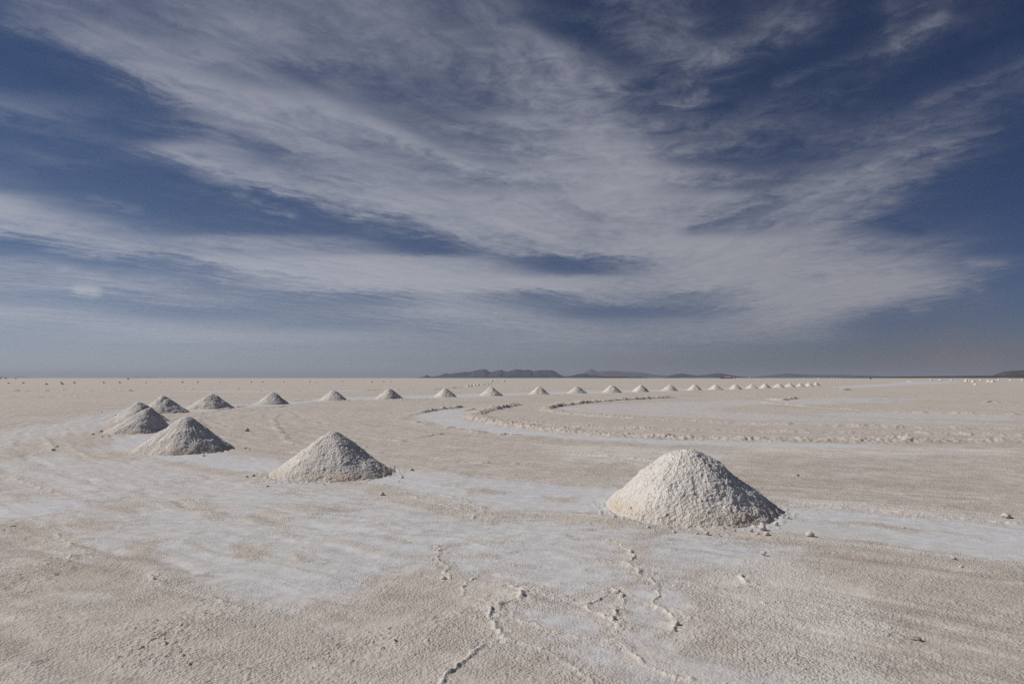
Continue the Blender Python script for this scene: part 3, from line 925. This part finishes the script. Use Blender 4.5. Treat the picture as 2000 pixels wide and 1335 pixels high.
        wide_ = np.exp(-(d / (hw * 2.6)) ** 2)
        z[k] += .36 * ht * run * crumb_ * g_ + .15 * ht * wide_ * np.clip(.5 + 1.2 * pn(xn[k] / .07, yn[k] / .07, 420), 0, 1.4)
        sn[k] *= 1 - .85 * np.clip(g_ + .5 * wide_, 0, 1)
        wn[k] = np.clip(wn[k] + .8 * g_ + .35 * wide_, 0, 1)
    for pl_px, hw, ht, rag in WINDROWS:
        pl = [px(u, v) for u, v in pl_px]
        xs, ys = zip(*pl)
        pad = 3 * hw + .5
        k = np.nonzero((xn > min(xs) - pad) & (xn < max(xs) + pad) & (yn > min(ys) - pad) & (yn < max(ys) + pad))[0]
        if not len(k):
            continue
        c = max(.11, hw * .28)
        jx = xn[k] + hw * .5 * pn(xn[k] / (c * 4), yn[k] / (c * 4), 411) + hw * .4 * pn(xn[k] / c, yn[k] / c, 412)
        jy = yn[k] + hw * .5 * pn(xn[k] / (c * 4), yn[k] / (c * 4), 413) + hw * .4 * pn(xn[k] / c, yn[k] / c, 414)
        d, s, L = dist_lines(jx, jy, pl)
        wr = (.62 if hw > .4 else .72) * (1.9 if min(ys) > 85 else 1.0)
        ends = smoothstep(s, 0, .5) * smoothstep(L - s, 0, .5)
        hgt = (1 - rag) + rag * smoothstep(pn(s / (c * 5), s * 0 + 3.3, 415) + .6 * pn(s / (c * 1.6), s * 0 + 9.1, 416), -.25, .35)
        bump_ = 1 + .55 * pn(xn[k] / c, yn[k] / c, 417) + .75 * pn(xn[k] / (c * .4), yn[k] / (c * .4), 418)
        prof = np.exp(-(d / hw) ** 4) * np.clip(.85 + .9 * pn(s / (.9 + 6 * c), s * 0 + 5.7, 419) + .5 * pn(s / (2.5 * c), s * 0 + 2.2, 421), .2, 1.5)
        z[k] += ht * wr * hgt * prof * np.clip(bump_, .2, 1.8) * ends
        sn[k] *= 1 - np.clip(1.3 * np.exp(-(d / (hw * 1.3)) ** 2), 0, 1) * ends * .95
        tn_[k] += .35 * prof * hgt * ends
    # the flat is level under each pile
    for l, r_, v, ax, ay in ROWPILES:
        cx, cy = px((l + r_) / 2, v)
        rr = (r_ - l) / 2 / F * cy
        d = np.hypot(xn - cx, yn - cy)
        k = d < rr * 1.5
        z[k] *= smoothstep(d[k], rr * .85, rr * 1.2)
        if cy < 40:
            q = np.nonzero((d < rr * 1.5) & (d > rr * .8))[0]
            near_ = smoothstep(d[q], rr * 1.45, rr * .98)
            cr_ = smoothstep(pn(xn[q] / .075, yn[q] / .075, 511) + .5 * pn(xn[q] / .17, yn[q] / .17, 512), .52 - .38 * near_, .62 - .2 * near_)
            z[q] += .030 * cr_ * near_
            wn[q] = np.clip(wn[q] + .8 * cr_ * near_, 0, 1)
    Z[near] = z
    salt[near], tone[near], white[near] = sn, np.clip(tn_, -.5, .6), wn
    far = rad >= 420
    salt[far] = .12
    V = np.stack([X, Y, Z], 1)
    # cap under the standing point
    V = np.concatenate([V, [[0, 0, 0]]])
    ctr = n
    cap = [(ctr, (i + 1) % nu, i) for i in range(nu)]
    at = {k_: np.append(a_, 0) for k_, a_ in (('salt', salt), ('tone', tone), ('white', white))}
    # rows run outwards; flip so that faces look up
    me = grid_mesh('salt_flat', V, nu, nv, wrap_u=True, attrs=at, extra_faces=cap)
    me.flip_normals()
    o = link('ground', me, M_GROUND)
    tag(o, 'wide salt flat of buff crust and blue-white scraped pans', kind='structure')
    # height look-up for things that stand on it
    return None


build_ground()


# ------------------------------------------------------------------ salt piles
def pile_mesh(name, rx, h, seed, nr, na, apex=(0.0, 0.0), lump=1.0, blunt=.12):
    """a raked heap: blunt cone, slumped and gullied, covered in clumps"""
    rs = np.random.RandomState(seed)
    tmax = 1.10
    t = np.concatenate([np.linspace(0.004, .12, max(4, nr // 9)), np.linspace(.12, tmax, nr)[1:]])
    a = np.linspace(0, 2 * np.pi, na, endpoint=False)
    T, A = np.meshgrid(t, a, indexing='ij')
    ph = rs.rand(6) * 6.28
    lob = 1 + .035 * np.sin(2 * A + ph[0]) + .03 * np.sin(3 * A + ph[1]) + .02 * np.sin(5 * A + ph[2])
    lob = lob + .025 * pn(np.cos(A) * 3 + seed, np.sin(A) * 3, seed)
    rr = rx * T * lob
    # blunt top, straight flanks, small flare at the foot
    top = blunt
    q1 = math.sqrt(1 + top * top)
    prof = (q1 - np.sqrt(T * T + top * top)) / (q1 - top)
    prof = prof + (.05 * rs.rand() - .035) * np.sin(np.pi * np.clip(T, 0, 1))
    z = h * (prof + .10 * np.clip(T - .86, 0, 1))
    px_ = rr * np.cos(A) + apex[0] * rx * (1 - np.clip(T, 0, 1))
    py_ = rr * np.sin(A) + apex[1] * rx * (1 - np.clip(T, 0, 1))
    P = np.stack([px_, py_, z], -1).reshape(-1, 3)
    nrm = np.stack([np.cos(A) * h, np.sin(A) * h, np.full_like(A, rx)], -1).reshape(-1, 3)
    nrm /= np.linalg.norm(nrm, axis=1, keepdims=True)
    x, y, zz = P.T
    tt = T.ravel()
    # slump gullies run down the slope
    gul = pn((A.ravel() * 5.0) + seed * 3.1, tt * 1.6, seed + 1) + .5 * pn(A.ravel() * 11.0, tt * 2.5, seed + 2)
    d = .013 * gul * smoothstep(tt, .05, .35) * (1 - .4 * smoothstep(tt, .8, 1.05))
    d = d + .055 * pn3(x / .52, y / .52, zz / .52, seed + 3) + .034 * pn3(x / .25, y / .25, zz / .25, seed + 8)
    c1 = 1 - 2.4 * np.abs(pn3(x / .20, y / .20, zz / .20, seed + 4))
    c2 = 1 - 2.4 * np.abs(pn3(x / .095, y / .095, zz / .095, seed + 5))
    d = d + lump * (.011 * c1 + .010 * c2)
    if nr > 120:
        c3 = pn3(x / .045, y / .045, zz / .045, seed + 6)
        d = d + lump * .011 * c3
    clump = smoothstep(pn3(x / .085, y / .085, zz / .085, seed + 7), .22, .5)
    d = d + lump * .015 * clump
    d = d * (.35 + .65 * smoothstep(tt, 1.10, .93))
    P = P + nrm * d[:, None] * (h / .9)
    edge = smoothstep(tt, 1.0, 1.10)
    P[:, 2] = P[:, 2] * (1 - edge) - .07 * edge
    low = smoothstep(P[:, 2] / h, .30, .02)
    V = np.concatenate([P, [[apex[0] * rx, apex[1] * rx, float(P[:na, 2].mean())]]])
    n = len(P)
    cap = [(n, i, (i + 1) % na) for i in range(na)]
    return grid_mesh(name, V, na, len(t), wrap_u=True, attrs={'low': np.append(low, 0)}, extra_faces=cap)


ROW_LABELS = [
    'largest white salt pile, the nearest one, at the right of the foreground',
    'second nearest salt pile, coarse white, left of centre in the foreground',
    'third nearest salt pile, half shaded, in front of the overlapping pair at left',
    'salt pile at left overlapping the pile behind it and partly hidden by the third nearest',
    'salt pile at left half hidden behind the lower front pile of the overlapping pair',
    'salt pile just right of and behind the overlapping pair at left',
    'broad salt pile on a bright strip where the curved row turns to the right',
    'salt pile starting the straight run, next right of the broad pile at the turn',
    'second salt pile of the straight run, counted from the turn at left',
    'third salt pile of the straight run, counted from the turn at left',
    'steep salt pile left of the small distant cluster of piles',
    'salt pile directly below the small distant cluster of piles',
    'salt pile with a dark notched top below the right end of the blue mountain',
    'salt pile below the low dark hill right of the blue mountain',
    'salt pile in the row, second to the right from the notched top pile',
    'salt pile in the row, third to the right from the notched top pile',
    'salt pile above the far end of the dark curved windrow',
    'salt pile in the row, tenth from its far right end',
    'salt pile in the row, ninth from its far right end',
    'salt pile below the far building, eighth from the row\'s far right end',
    'white salt pile in the row, seventh from its far right end',
    'white salt pile in the row, sixth from its far right end',
    'white salt pile in the row, fifth from its far right end',
    'white salt pile in the row, fourth from its far right end',
    'twin peaked white salt pile, third from the row\'s far right end',
    'white salt pile in the row, last but one at its far right end',
    'white salt pile at the very far right end of the curved row',
]
for i, (l, r_, v, ax, ay) in enumerate(ROWPILES):
    cx, cy = px((l + r_) / 2, v)
    rad = (r_ - l) / 2 / F * cy
    rad *= math.sqrt(max(.5, 1 - (rad / cy) ** 2))
    ht = (v - ay) / F * cy
    off = ((ax - (l + r_) / 2) / F * cy) / rad
    nr = [300, 250, 210, 170, 150, 140, 130][i] if i < 7 else 90 if i < 14 else 60
    na = [820, 640, 500, 420, 380, 340, 320][i] if i < 7 else 200 if i < 14 else 120
    me = pile_mesh('salt_pile', rad, ht, 50 + i * 13, nr, na, (off * 1.05, 0.0), 1.0 if i == 0 else .8,
                   [.24, .10, .09, .10, .15, .09, .12, .16, .14, .13, .13, .14, .09, .2][i] if i < 14 else .13 + .02 * (i % 4))
    o = link('salt_pile', me, M_PILE)
    o.location = (cx, cy, 0)
    tag(o, ROW_LABELS[i], 'salt pile', 'salt piles of the long curved row')

# far piles share four shapes
FAR = [pile_mesh('distant_salt_pile', 1.25, .9, 900 + k * 7, 22, 48, (.06 * k - .1, 0), 1.0) for k in range(4)]
rng = random.Random(5)


def far_pile(u, v, top, half, label, group):
    x, y = px(u, v)
    o = link('distant_salt_pile', FAR[rng.randrange(4)], M_PILE)
    o.location = (x, y, 0)
    rad = half / F * y
    ht = (v - top) / F * y
    o.scale = (rad / 1.25, rad / 1.25, ht / .9)
    o.rotation_euler = (0, 0, rng.choice((0, .4, -.4, .9)))
    tag(o, label, 'salt pile', group)
    return o


ORD = ['first', 'second', 'third', 'fourth', 'fifth', 'sixth', 'seventh', 'eighth', 'ninth', 'tenth', 'eleventh', 'twelfth',
       'thirteenth', 'fourteenth', 'fifteenth', 'sixteenth', 'seventeenth', 'eighteenth', 'nineteenth', 'twentieth',
       'twenty-first', 'twenty-second', 'twenty-third', 'twenty-fourth', 'twenty-fifth']
LEFT_ROW = [(15.6,748.6,745.8,4),(44.6,748.5,745.5,4.2),(90,751,747.3,4.3),(119,747.9,744.5,3.8),(121.3,750.8,746.9,4.2),(144.4,747.9,744.5,3.5),
            (202,747.6,744.5,3.6),(233.4,747.5,744.3,3.6),(284.6,747.3,745,2.8),(312,747.2,745.2,2.5),(356,747,744,3.2),(385,746.9,744,3.2),
            (429,746.5,744.7,2.2),(447,746.4,744.9,2),(490,746.2,743.6,3.2),(512,746,743.3,2.8),(553.4,745.8,743.4,2.5),(604.6,745.7,743.3,2.8),
            (616.4,746.8,744.9,2.3),(667.5,745.2,742.9,2.6),(706.5,745,742.9,2.7),(725,746,742.9,3.2),(748.5,745.8,743.1,2.9),(763,745.8,743.1,2.6)]
for i, (u, v, top, half) in enumerate(LEFT_ROW):
    far_pile(u, v, top, half, 'tiny far salt pile, %s from the left in the faint line along the left horizon' % ORD[i],
             'far salt piles along the left horizon')
CLUSTER = [(914,754.6,750.2,5),(920,754,749.6,4.2),(927.5,753,749.6,4),(934,752.5,748.8,4.2),(943,752,749,3),(946.5,751.7,748.6,3.4),(952.5,751,747.7,3.2),(957.8,750,746.7,2.7)]
for i, (u, v, top, half) in enumerate(CLUSTER):
    far_pile(u, v, top, half, 'small salt pile, %s from the left in the slanting cluster below the blue mountain' % ORD[i],
             'salt piles of the slanting cluster')
for i, (u, v, top, half) in enumerate([(960.6,745,741.8,3.7),(971,745,742.9,2.4),(984,744.8,741.8,3.7)]):
    far_pile(u, v, top, half, ('left', 'smaller middle', 'right')[i] + ' salt pile of the three just behind the slanting cluster',
             'three salt piles behind the slanting cluster')
RIGHT = [(1817.6,742,738.3,2.7,'leftmost of three spaced salt piles under the dark shore at right'),
         (1836,742,739,3.4,'middle one of three spaced salt piles under the dark shore at right'),
         (1858,742.2,739,3,'last of three spaced salt piles, just left of the bright white clump'),
         (1886.6,745,738.8,4.4,'tall left pile of the bright white clump at the far right'),
         (1892,744.8,740.8,3.6,'lower pile leaning on the tall one in the white clump at right'),
         (1900.5,746,740.8,4.8,'pile in the middle of the bright white clump at the far right'),
         (1905.5,751.4,747.3,4.6,'lone white pile standing nearer, below the bright white clump'),
         (1915,742.4,739.2,3.2,'small far pile behind and right of the bright white clump'),
         (1930.7,745.5,740.8,5,'left pile of the touching white pair near the right edge'),
         (1938.5,746,740.9,4.8,'right pile of the touching white pair near the right edge'),
         (1950,742.2,738.8,3.3,'far salt pile just above and right of the touching white pair'),
         (1973,742.2,739,3.3,'far salt pile, last but one before the right picture edge'),
         (1996.4,742.2,739.2,3.3,'far salt pile cut by the right picture edge'),
         (1777,745.4,743.2,7,'low spread of white salt on the track left of the white clump')]
for u, v, top, half, lab in RIGHT:
    far_pile(u, v, top, half, lab, 'salt piles far out on the right')
for u, w_ in [(1466,2.2),(1571,2),(1575.5,1.2),(1600,2.4),(1624,1.6),(1629,1.6),(1635,2),(1641,1.4),(1698,2),(1950,1.2),(1954,1.2),(1959,1.2),(1963.5,1.2),(1968,1.2),(1368,1.2)]:
    far_pile(u, 739.6, 737.3, w_, 'white speck of a salt pile on the horizon line in the right half',
             'salt piles on the horizon')
for u, w_ in [(527,2), (640,9), (665,8)]:
    pass

# ------------------------------------------------------------------ loose clods
def clod_mesh(name, seed):
    import bmesh
    bm = bmesh.new()
    bmesh.ops.create_icosphere(bm, subdivisions=3, radius=1.0)
    co = np.array([v.co[:] for v in bm.verts])
    rs = np.random.RandomState(seed)
    k = 1 + .55 * pn3(co[:, 0] * 1.1 + seed, co[:, 1] * 1.1, co[:, 2] * 1.1, seed) + .35 * pn3(co[:, 0] * 2.6, co[:, 1] * 2.6, co[:, 2] * 2.6, seed + 1)
    k = k + .2 * pn3(co[:, 0] * 5, co[:, 1] * 5, co[:, 2] * 5, seed + 2)
    co = co * k[:, None] * np.array([1.0, .85, .72])
    for v, c in zip(bm.verts, co):
        v.co = c
    me = bpy.data.meshes.new(name)
    bm.to_mesh(me)
    bm.free()
    me.polygons.foreach_set('use_smooth', np.ones(len(me.polygons), bool))
    return me


CLODS = [clod_mesh('salt_clod', 70 + k) for k in range(6)]
for me in CLODS:
    me.materials.append(M_CLOD)
DARKCLODS = []
for me in CLODS[:3]:
    c = me.copy()
    c.materials.clear()
    c.materials.append(M_DARKCLOD)
    DARKCLODS.append(c)


def clod(u, v, size, label, group, dark=False, flat=1.0):
    x, y = px(u, v)
    o = link('salt_clod', rng.choice(DARKCLODS if dark else CLODS))
    s = size * .34
    o.scale = (s, s, s * flat)
    o.rotation_euler = (0, 0, rng.random() * 6.28)
    o.location = (x, y, s * .45 * flat)
    tag(o, label, 'salt clod', group)
    return o


for u, v, s, lab in [
    (1265,1031,.085,'lone clod with a shaded side in front of the nearest pile\'s left foot'),
    (1344,1030,.06,'small clod touching the front foot of the nearest pile'),
    (1316,1039,.06,'pale low clod in front of the nearest pile, left of its middle'),
    (1362,1042,.065,'left clod of a close pair in front of the nearest pile\'s middle'),
    (1381,1042,.09,'right and taller clod of the close pair in front of the nearest pile'),
    (1404,1044,.05,'tiny clod just right of the tall one in front of the nearest pile'),
    (1435,1036,.055,'small clod in front of the nearest pile, right of its middle'),
    (1467,1036.5,.08,'round clod in front of the nearest pile\'s right flank'),
    (1489,1033,.13,'broad flat clod in front of the nearest pile\'s right foot'),
    (1479,1043,.08,'clod below the broad flat one, the left of two'),
    (1497,1044.5,.11,'clod below the broad flat one, the right of two'),
    (1515,1024,.10,'big clod by the nearest pile\'s right foot'),
    (1522,1004,.07,'clod fallen off the right edge of the nearest pile'),
    (1528,1011,.065,'left one of two clods right of the nearest pile'),
    (1539,1011,.085,'right one of two clods right of the nearest pile'),
    (1581,1046,.15,'brownish clod alone well to the right of the nearest pile'),
    (1491,1082,.10,'white clod with a dark shadow below the nearest pile\'s right foot'),
    (1214,1028,.05,'tiny clod at the nearest pile\'s left front'),
    (1159,980,.05,'tiny clod on the bright strip left of the nearest pile'),
]:
    clod(u, v, s, lab, 'clods around the nearest pile')
for u, v, s, lab in [
    (522.5,950.5,.09,'dark clod alone below the second nearest pile\'s left foot'),
    (495,929.5,.11,'taller of two clods at left of the second nearest pile'),
    (482,931,.08,'leftmost clod beside the second nearest pile'),
    (532,933.5,.07,'clod at the very left foot of the second nearest pile'),
    (577,942.5,.06,'clod at the front foot of the second nearest pile'),
    (633,946,.06,'small clod at the middle front of the second nearest pile'),
    (804,918.5,.12,'largest clod on the bright strip right of the second nearest pile'),
    (785,933,.10,'clod on the bright strip below the largest one right of the second pile'),
    (770,912.5,.08,'clod just behind the second nearest pile\'s right foot'),
    (785,927.5,.05,'tiny clod above another on the strip right of the second pile'),
    (779,939.5,.04,'tiniest clod low on the strip right of the second pile'),
    (746,966,.13,'brownish clod on the dirt tongue below the second nearest pile'),
]:
    clod(u, v, s, lab, 'clods around the second nearest pile')
for u, v, s, lab in [
    (199,806,.12,'small dark clod far left of the overlapping pair of piles'),
    (227,811.5,.18,'round dark clod left of the overlapping pair of piles'),
    (198,843.5,.20,'ragged clod left of the front pile of the overlapping pair'),
    (181,849,.17,'leftmost clod level with the front pile of the overlapping pair'),
    (199.5,853.5,.12,'clod below the ragged one left of the overlapping pair'),
    (213,852,.10,'clod at the left foot of the overlapping pair\'s front pile'),
    (396,807.5,.14,'clod between the third nearest pile and the broad pile at the turn'),
    (398,891,.12,'clod in front of the third nearest pile'),
    (479,876,.12,'left one of two clods right of the third nearest pile'),
    (487,877.5,.09,'right one of two clods right of the third nearest pile'),
    (487,788.5,.18,'clod on the bright strip right of the broad pile at the turn'),
    (482,841.5,.30,'wide clod at the end of the small curved ridge'),
    (104,880,.16,'clod at the lower end of the short ridge at far left'),
    (111,873,.14,'clod beside the short ridge at far left'),
]:
    clod(u, v, s, lab, 'clods among the left piles')
for u, v, s, lab, dk, fl in [
    (1964,1009,.20,'buff clod near the right picture edge above the bright strip',False,.7),
    (1764,1031,.06,'small clod lying on the bright strip at right',False,1),
    (1789,1248,.11,'flat dark brown clod in the right foreground',True,.45),
    (1877,1108,.06,'small clod below the bright strip near the right edge',False,1),
    (1863,1091,.08,'pale clod at the lower edge of the bright strip near the right edge',False,.8),
    (26,1029,.09,'dark clod at the left picture edge in the foreground',True,.7),
    (1307,838.5,.24,'large clod on the ploughed windrow at right of centre',False,.7),
    (1205,1159,.11,'clod crowning the looped pressure ridge in the foreground',False,.9),
    (1319,1222,.10,'shaded clod at the lower end of the long pressure ridge',False,1.2),
    (1316,1233,.08,'clod below the shaded one at the long pressure ridge\'s end',False,1),
    (1558,929,.10,'small dark clod on the crust behind the nearest pile',True,1),
    (866,1130,.09,'clod at the foot of the short upright pressure ridge',False,.8),
    (715,873,.14,'clod on the crust behind the second nearest pile',False,.7),
    (1015,1162,.10,'clod on the broad pressure ridge in the foreground centre',False,.8),
]:
    clod(u, v, s, lab, 'single clods on the flat', dk, fl)


# ------------------------------------------------------------------ far hills
def hills(prof_px, dist, mat, label, depth=2.2, seed=0, foot=738.2):
    """a range of real thickness standing dist metres away; the crest follows the skyline"""
    us = np.array([p[0] for p in prof_px], float)
    vs = np.array([p[1] for p in prof_px], float)
    nu = max(24, int((us[-1] - us[0]) / 1.2))
    nv = 25
    u = np.linspace(us[0], us[-1], nu)
    crest = (np.interp(u, us, vs) * -1 + HORIZON) / F * dist + CAM_H
    crest = np.maximum(crest, 0)
    hmax = crest.max()
    s = np.linspace(-1, 1, nv)
    S, U = np.meshgrid(s, u, indexing='ij')
    H = np.tile(crest, (nv, 1))
    W = np.maximum(hmax * depth, dist * .012)
    yy = dist + S * W
    xx = (U - 1000) / F * dist
    shape = 1 - np.abs(S) ** 1.25
    n_ = 1 + .5 * fbm(xx / (hmax * 1.6) + seed, yy / (hmax * 1.6), 600 + seed, 4) * (1 - shape) * 2
    Z = H * np.clip(shape, 0, 1) * np.clip(n_, .2, 1.6) - 1.0
    V = np.stack([xx, yy, Z], -1).reshape(-1, 3)
    me = grid_mesh('hills', V, nu, nv, smooth=True)
    o = link('hills', me, mat)
    tag(o, label, kind='structure')
    return o


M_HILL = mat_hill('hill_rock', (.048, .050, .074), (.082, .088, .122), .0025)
M_SHORE = mat_hill('dark_shore', (.052, .044, .044), (.085, .072, .07), .004)
hills([(813,737.9),(823,735.8),(834,731.6),(841,735),(852,734),(862,731.6),(871,728.4),(878,729.6),(892,727.6),(906,725.8),(918,726),(930,723),(938,721.4),(945,720.2),(950,721.6),(957,726),(966,724.6),(975,722.4),(980,721.8),(984,724.2),(992,724.8),(1000,722.6),(1007,721),(1014,721),(1022,722.4),(1030,721.8),(1037,722.2),(1041,724.8),(1050,722.4),(1060,722.2),(1077,722.2),(1084,725),(1092,730),(1100,733.6),(1112,736),(1125,737.9)],
      21000, M_HILL, 'dark blue far mountain range with notched crest in the middle of the horizon', 2.0, 3)
hills([(1096,737),(1104,734.4),(1118,733),(1126,730.4),(1134,729.2),(1144,729.4),(1152,732),(1160,731),(1167,732.6),(1176,733.6),(1190,734.6),(1215,737.6)],
      17000, M_HILL, 'low dark hill right of the notched mountain range', 2.6, 9)
hills([(1120,737),(1138,729),(1148,723),(1154.5,719),(1161,723),(1167,725),(1180,724.4),(1200,723.6),(1215,725),(1240,726),(1262,728),(1275,731),(1300,732.6),(1330,737)],
      42000, M_HILL, 'pale far hills with one pointed peak behind the low dark hill', 1.2, 5)
hills([(1168,737.6),(1176,735.8),(1200,734.2),(1222,734.6),(1235,736.2),(1250,735.4),(1262,736),(1268,737.8)],
      11000, M_SHORE, 'flat dark shore strip below the pale pointed hills', 4, 2)
hills([(1294,737.8),(1300,736),(1312,735.6),(1320,736.4),(1324,737.8)],
      11000, M_SHORE, 'short flat dark shore strip left of the low paired hills', 4, 6)
hills([(1296,737.8),(1306,733),(1322,729.6),(1332,728.6),(1345,730.6),(1362,732.8),(1378,731.2),(1390,729.2),(1402,728),(1414,729.2),(1428,732),(1450,735),(1470,737.6)],
      26000, M_HILL, 'two low blue hills behind the far building', 1.6, 12)
hills([(1460,737),(1500,732.6),(1530,729.4),(1545,728.6),(1560,730),(1600,731.6),(1650,731.6),(1700,733),(1760,736),(1800,737.8)],
      38000, M_HILL, 'very faint long low hill right of the far building', 1.2, 15)
hills([(1640,737.6),(1680,735.8),(1740,734.8),(1850,733.8),(1950,732.8),(2000,732),(2150,731),(2400,730),(2600,737)],
      10500, M_SHORE, 'long dark shore band along the right horizon', 4, 18)
hills([(1944,733),(1952,728),(1960,724.8),(1980,723.2),(2000,722.4),(2100,722),(2250,724),(2330,733)],
      15500, M_SHORE, 'flat topped dark mesa at the right picture edge', 2.0, 21)
hills([(-200,737.6),(-120,729),(-40,730.4),(0,732),(5,733.4),(10,736),(14,735),(18,736.4),(28,737.4),(34,734.4),(46,734),(52,736.8),(56,737.8)],
      80000, M_HILL, 'very faint pale hills at the left end of the horizon', .8, 24)
hills([(258,737.7),(264,735),(269,734.2),(276,736.6),(288,735.6),(296,735.6),(302,737.7)],
      80000, M_HILL, 'very faint pale hillock right of the dark distant vehicle', .8, 27)


# ------------------------------------------------------------------ things on the horizon
def box_mesh(name, parts):
    import bmesh
    bm = bmesh.new()
    for (x0, y0, z0), (x1, y1, z1), bev in parts:
        r_ = bmesh.ops.create_cube(bm, size=1.0)
        for vtx in r_['verts']:
            vtx.co = ((x0 + x1) / 2 + vtx.co.x * (x1 - x0), (y0 + y1) / 2 + vtx.co.y * (y1 - y0), (z0 + z1) / 2 + vtx.co.z * (z1 - z0))
        if bev:
            es = list({e for vtx in r_['verts'] for e in vtx.link_edges})
            bmesh.ops.bevel(bm, geom=es, offset=bev, segments=2, affect='EDGES')
    me = bpy.data.meshes.new(name)
    bm.to_mesh(me)
    bm.free()
    return me


def gable(name, w, d, z0, rise, over):
    me = bpy.data.meshes.new(name)
    a, b_ = w / 2 + over, d / 2 + over
    v = [(-a, -b_, z0), (a, -b_, z0), (a, b_, z0), (-a, b_, z0), (-a, 0, z0 + rise), (a, 0, z0 + rise)]
    f = [(0, 1, 5, 4), (2, 3, 4, 5), (1, 2, 5), (3, 0, 4), (0, 3, 2, 1)]
    me.from_pydata(v, [], f)
    return me


M_ADOBE = mat_plain('adobe_wall', (.30, .24, .20))
M_RED = mat_plain('red_brick_wall', (.32, .17, .13))
M_WHITEWASH = mat_plain('whitewashed_wall', (.78, .77, .75))
M_TIN = mat_plain('tin_roof', (.62, .61, .60), .5)
M_DARKROOF = mat_plain('dark_roof', (.10, .09, .085))
M_GLASS = mat_plain('dark_window', (.03, .032, .035), .2)
BD = 2600.0


def building(name, u0, u1, h, wall, roof, label, rise, wins):
    w = (u1 - u0) / F * BD
    o = bpy.data.objects.new(name, None)
    COL.objects.link(o)
    o.location = (((u0 + u1) / 2 - 1000) / F * BD, BD, 0)
    tag(o, label, 'building', 'buildings on the horizon')
    d = min(w * .6, 9)
    link('wall', box_mesh('wall', [((-w / 2, -d / 2, -.3), (w / 2, d / 2, h), 0)]), wall, o)
    if rise:
        link('roof', gable('roof', w, d, h + .003, rise, .5), roof, o)
    else:
        link('roof', box_mesh('roof', [((-w / 2 - .4, -d / 2 - .4, h + .003), (w / 2 + .4, d / 2 + .4, h + .6), 0)]), roof, o)
    for k in range(wins):
        x = -w / 2 + w * (k + .5) / wins
        link('window', box_mesh('window', [((x - .8, -d / 2 - .06, h * .35), (x + .8, -d / 2 + .1, h * .75), 0)]), M_GLASS, o)
    return o


building('brick_shed', 1406.5, 1415.6, 3.4, M_RED, M_DARKROOF, 'low reddish brick shed, leftmost of the far buildings', 0, 2)
building('long_house', 1416.2, 1427, 4.6, M_ADOBE, M_TIN, 'brown adobe long house with pale roof between the far sheds', 1.6, 4)
building('store_hut', 1427.6, 1430.6, 3.6, M_ADOBE, M_DARKROOF, 'small dark hut left of the whitewashed far building', 0, 1)
building('white_house', 1431, 1437, 5.0, M_WHITEWASH, M_DARKROOF, 'whitewashed house with dark roof, rightmost of the far buildings', 0, 2)


def vehicle(u, dist, rot, label):
    o = bpy.data.objects.new('off_road_car', None)
    COL.objects.link(o)
    o.location = ((u - 1000) / F * dist, dist, 0)
    o.rotation_euler = (0, 0, rot)
    tag(o, label, 'car', 'dark cars far out on the flat')
    link('body', box_mesh('body', [((-.92, -2.3, .5), (.92, 2.3, 1.15), .1), ((-.84, -2.2, 1.15), (.84, .9, 1.95), .16)]), M_CAR, o)
    link('window', box_mesh('window', [((-.7, -2.24, 1.3), (.7, -2.16, 1.8), .02)]), M_GLASS, o)
    for sx in (-.8, .8):
        for sy in (-1.45, 1.45):
            import bmesh
            bm = bmesh.new()
            bmesh.ops.create_cone(bm, cap_ends=True, segments=20, radius1=.38, radius2=.38, depth=.26)
            me = bpy.data.meshes.new('wheel')
            bm.to_mesh(me)
            bm.free()
            wv = link('wheel', me, M_TYRE, o)
            wv.location = (sx, sy, .38)
            wv.rotation_euler = (0, R(90), 0)
    return o


M_CAR = mat_plain('dark_car_paint', (.02, .022, .028), .4)
M_TYRE = mat_plain('tyre_rubber', (.015, .015, .015))
vehicle(250.8, 1150, .1, 'dark car seen end on, standing out on the left horizon')
vehicle(1699.3, 1300, .3, 'dark car beside a white salt speck at the left end of the dark shore')
for u, d_, lab in [(2, 1500, 'dark speck of a car at the left picture edge on the horizon'), (12, 1500, 'second dark speck of a car from the left edge on the horizon'),
                   (31.4, 1700, 'third dark speck of a car from the left edge on the horizon')]:
    vehicle(u, d_, 0, lab)

# ------------------------------------------------------------------ air
def build_haze():
    L = 130000.0
    me = box_mesh('haze', [((-L, -L, -3.0), (L, L, 680.0), 0)])
    o = link('haze', me)
    m = bpy.data.materials.new('haze')
    m.use_nodes = True
    t = m.node_tree
    t.nodes.clear()
    out = t.nodes.new('ShaderNodeOutputMaterial')
    v = t.nodes.new('ShaderNodeVolumePrincipled')
    v.inputs['Color'].default_value = (.63, .69, .84, 1)
    v.inputs['Density'].default_value = 2.2e-5
    v.inputs['Anisotropy'].default_value = 0.15
    t.links.new(v.outputs[0], out.inputs['Volume'])
    me.materials.append(m)
    tag(o, 'thin dusty air over the whole salt flat', 'haze', kind='stuff')
    return o


build_haze()
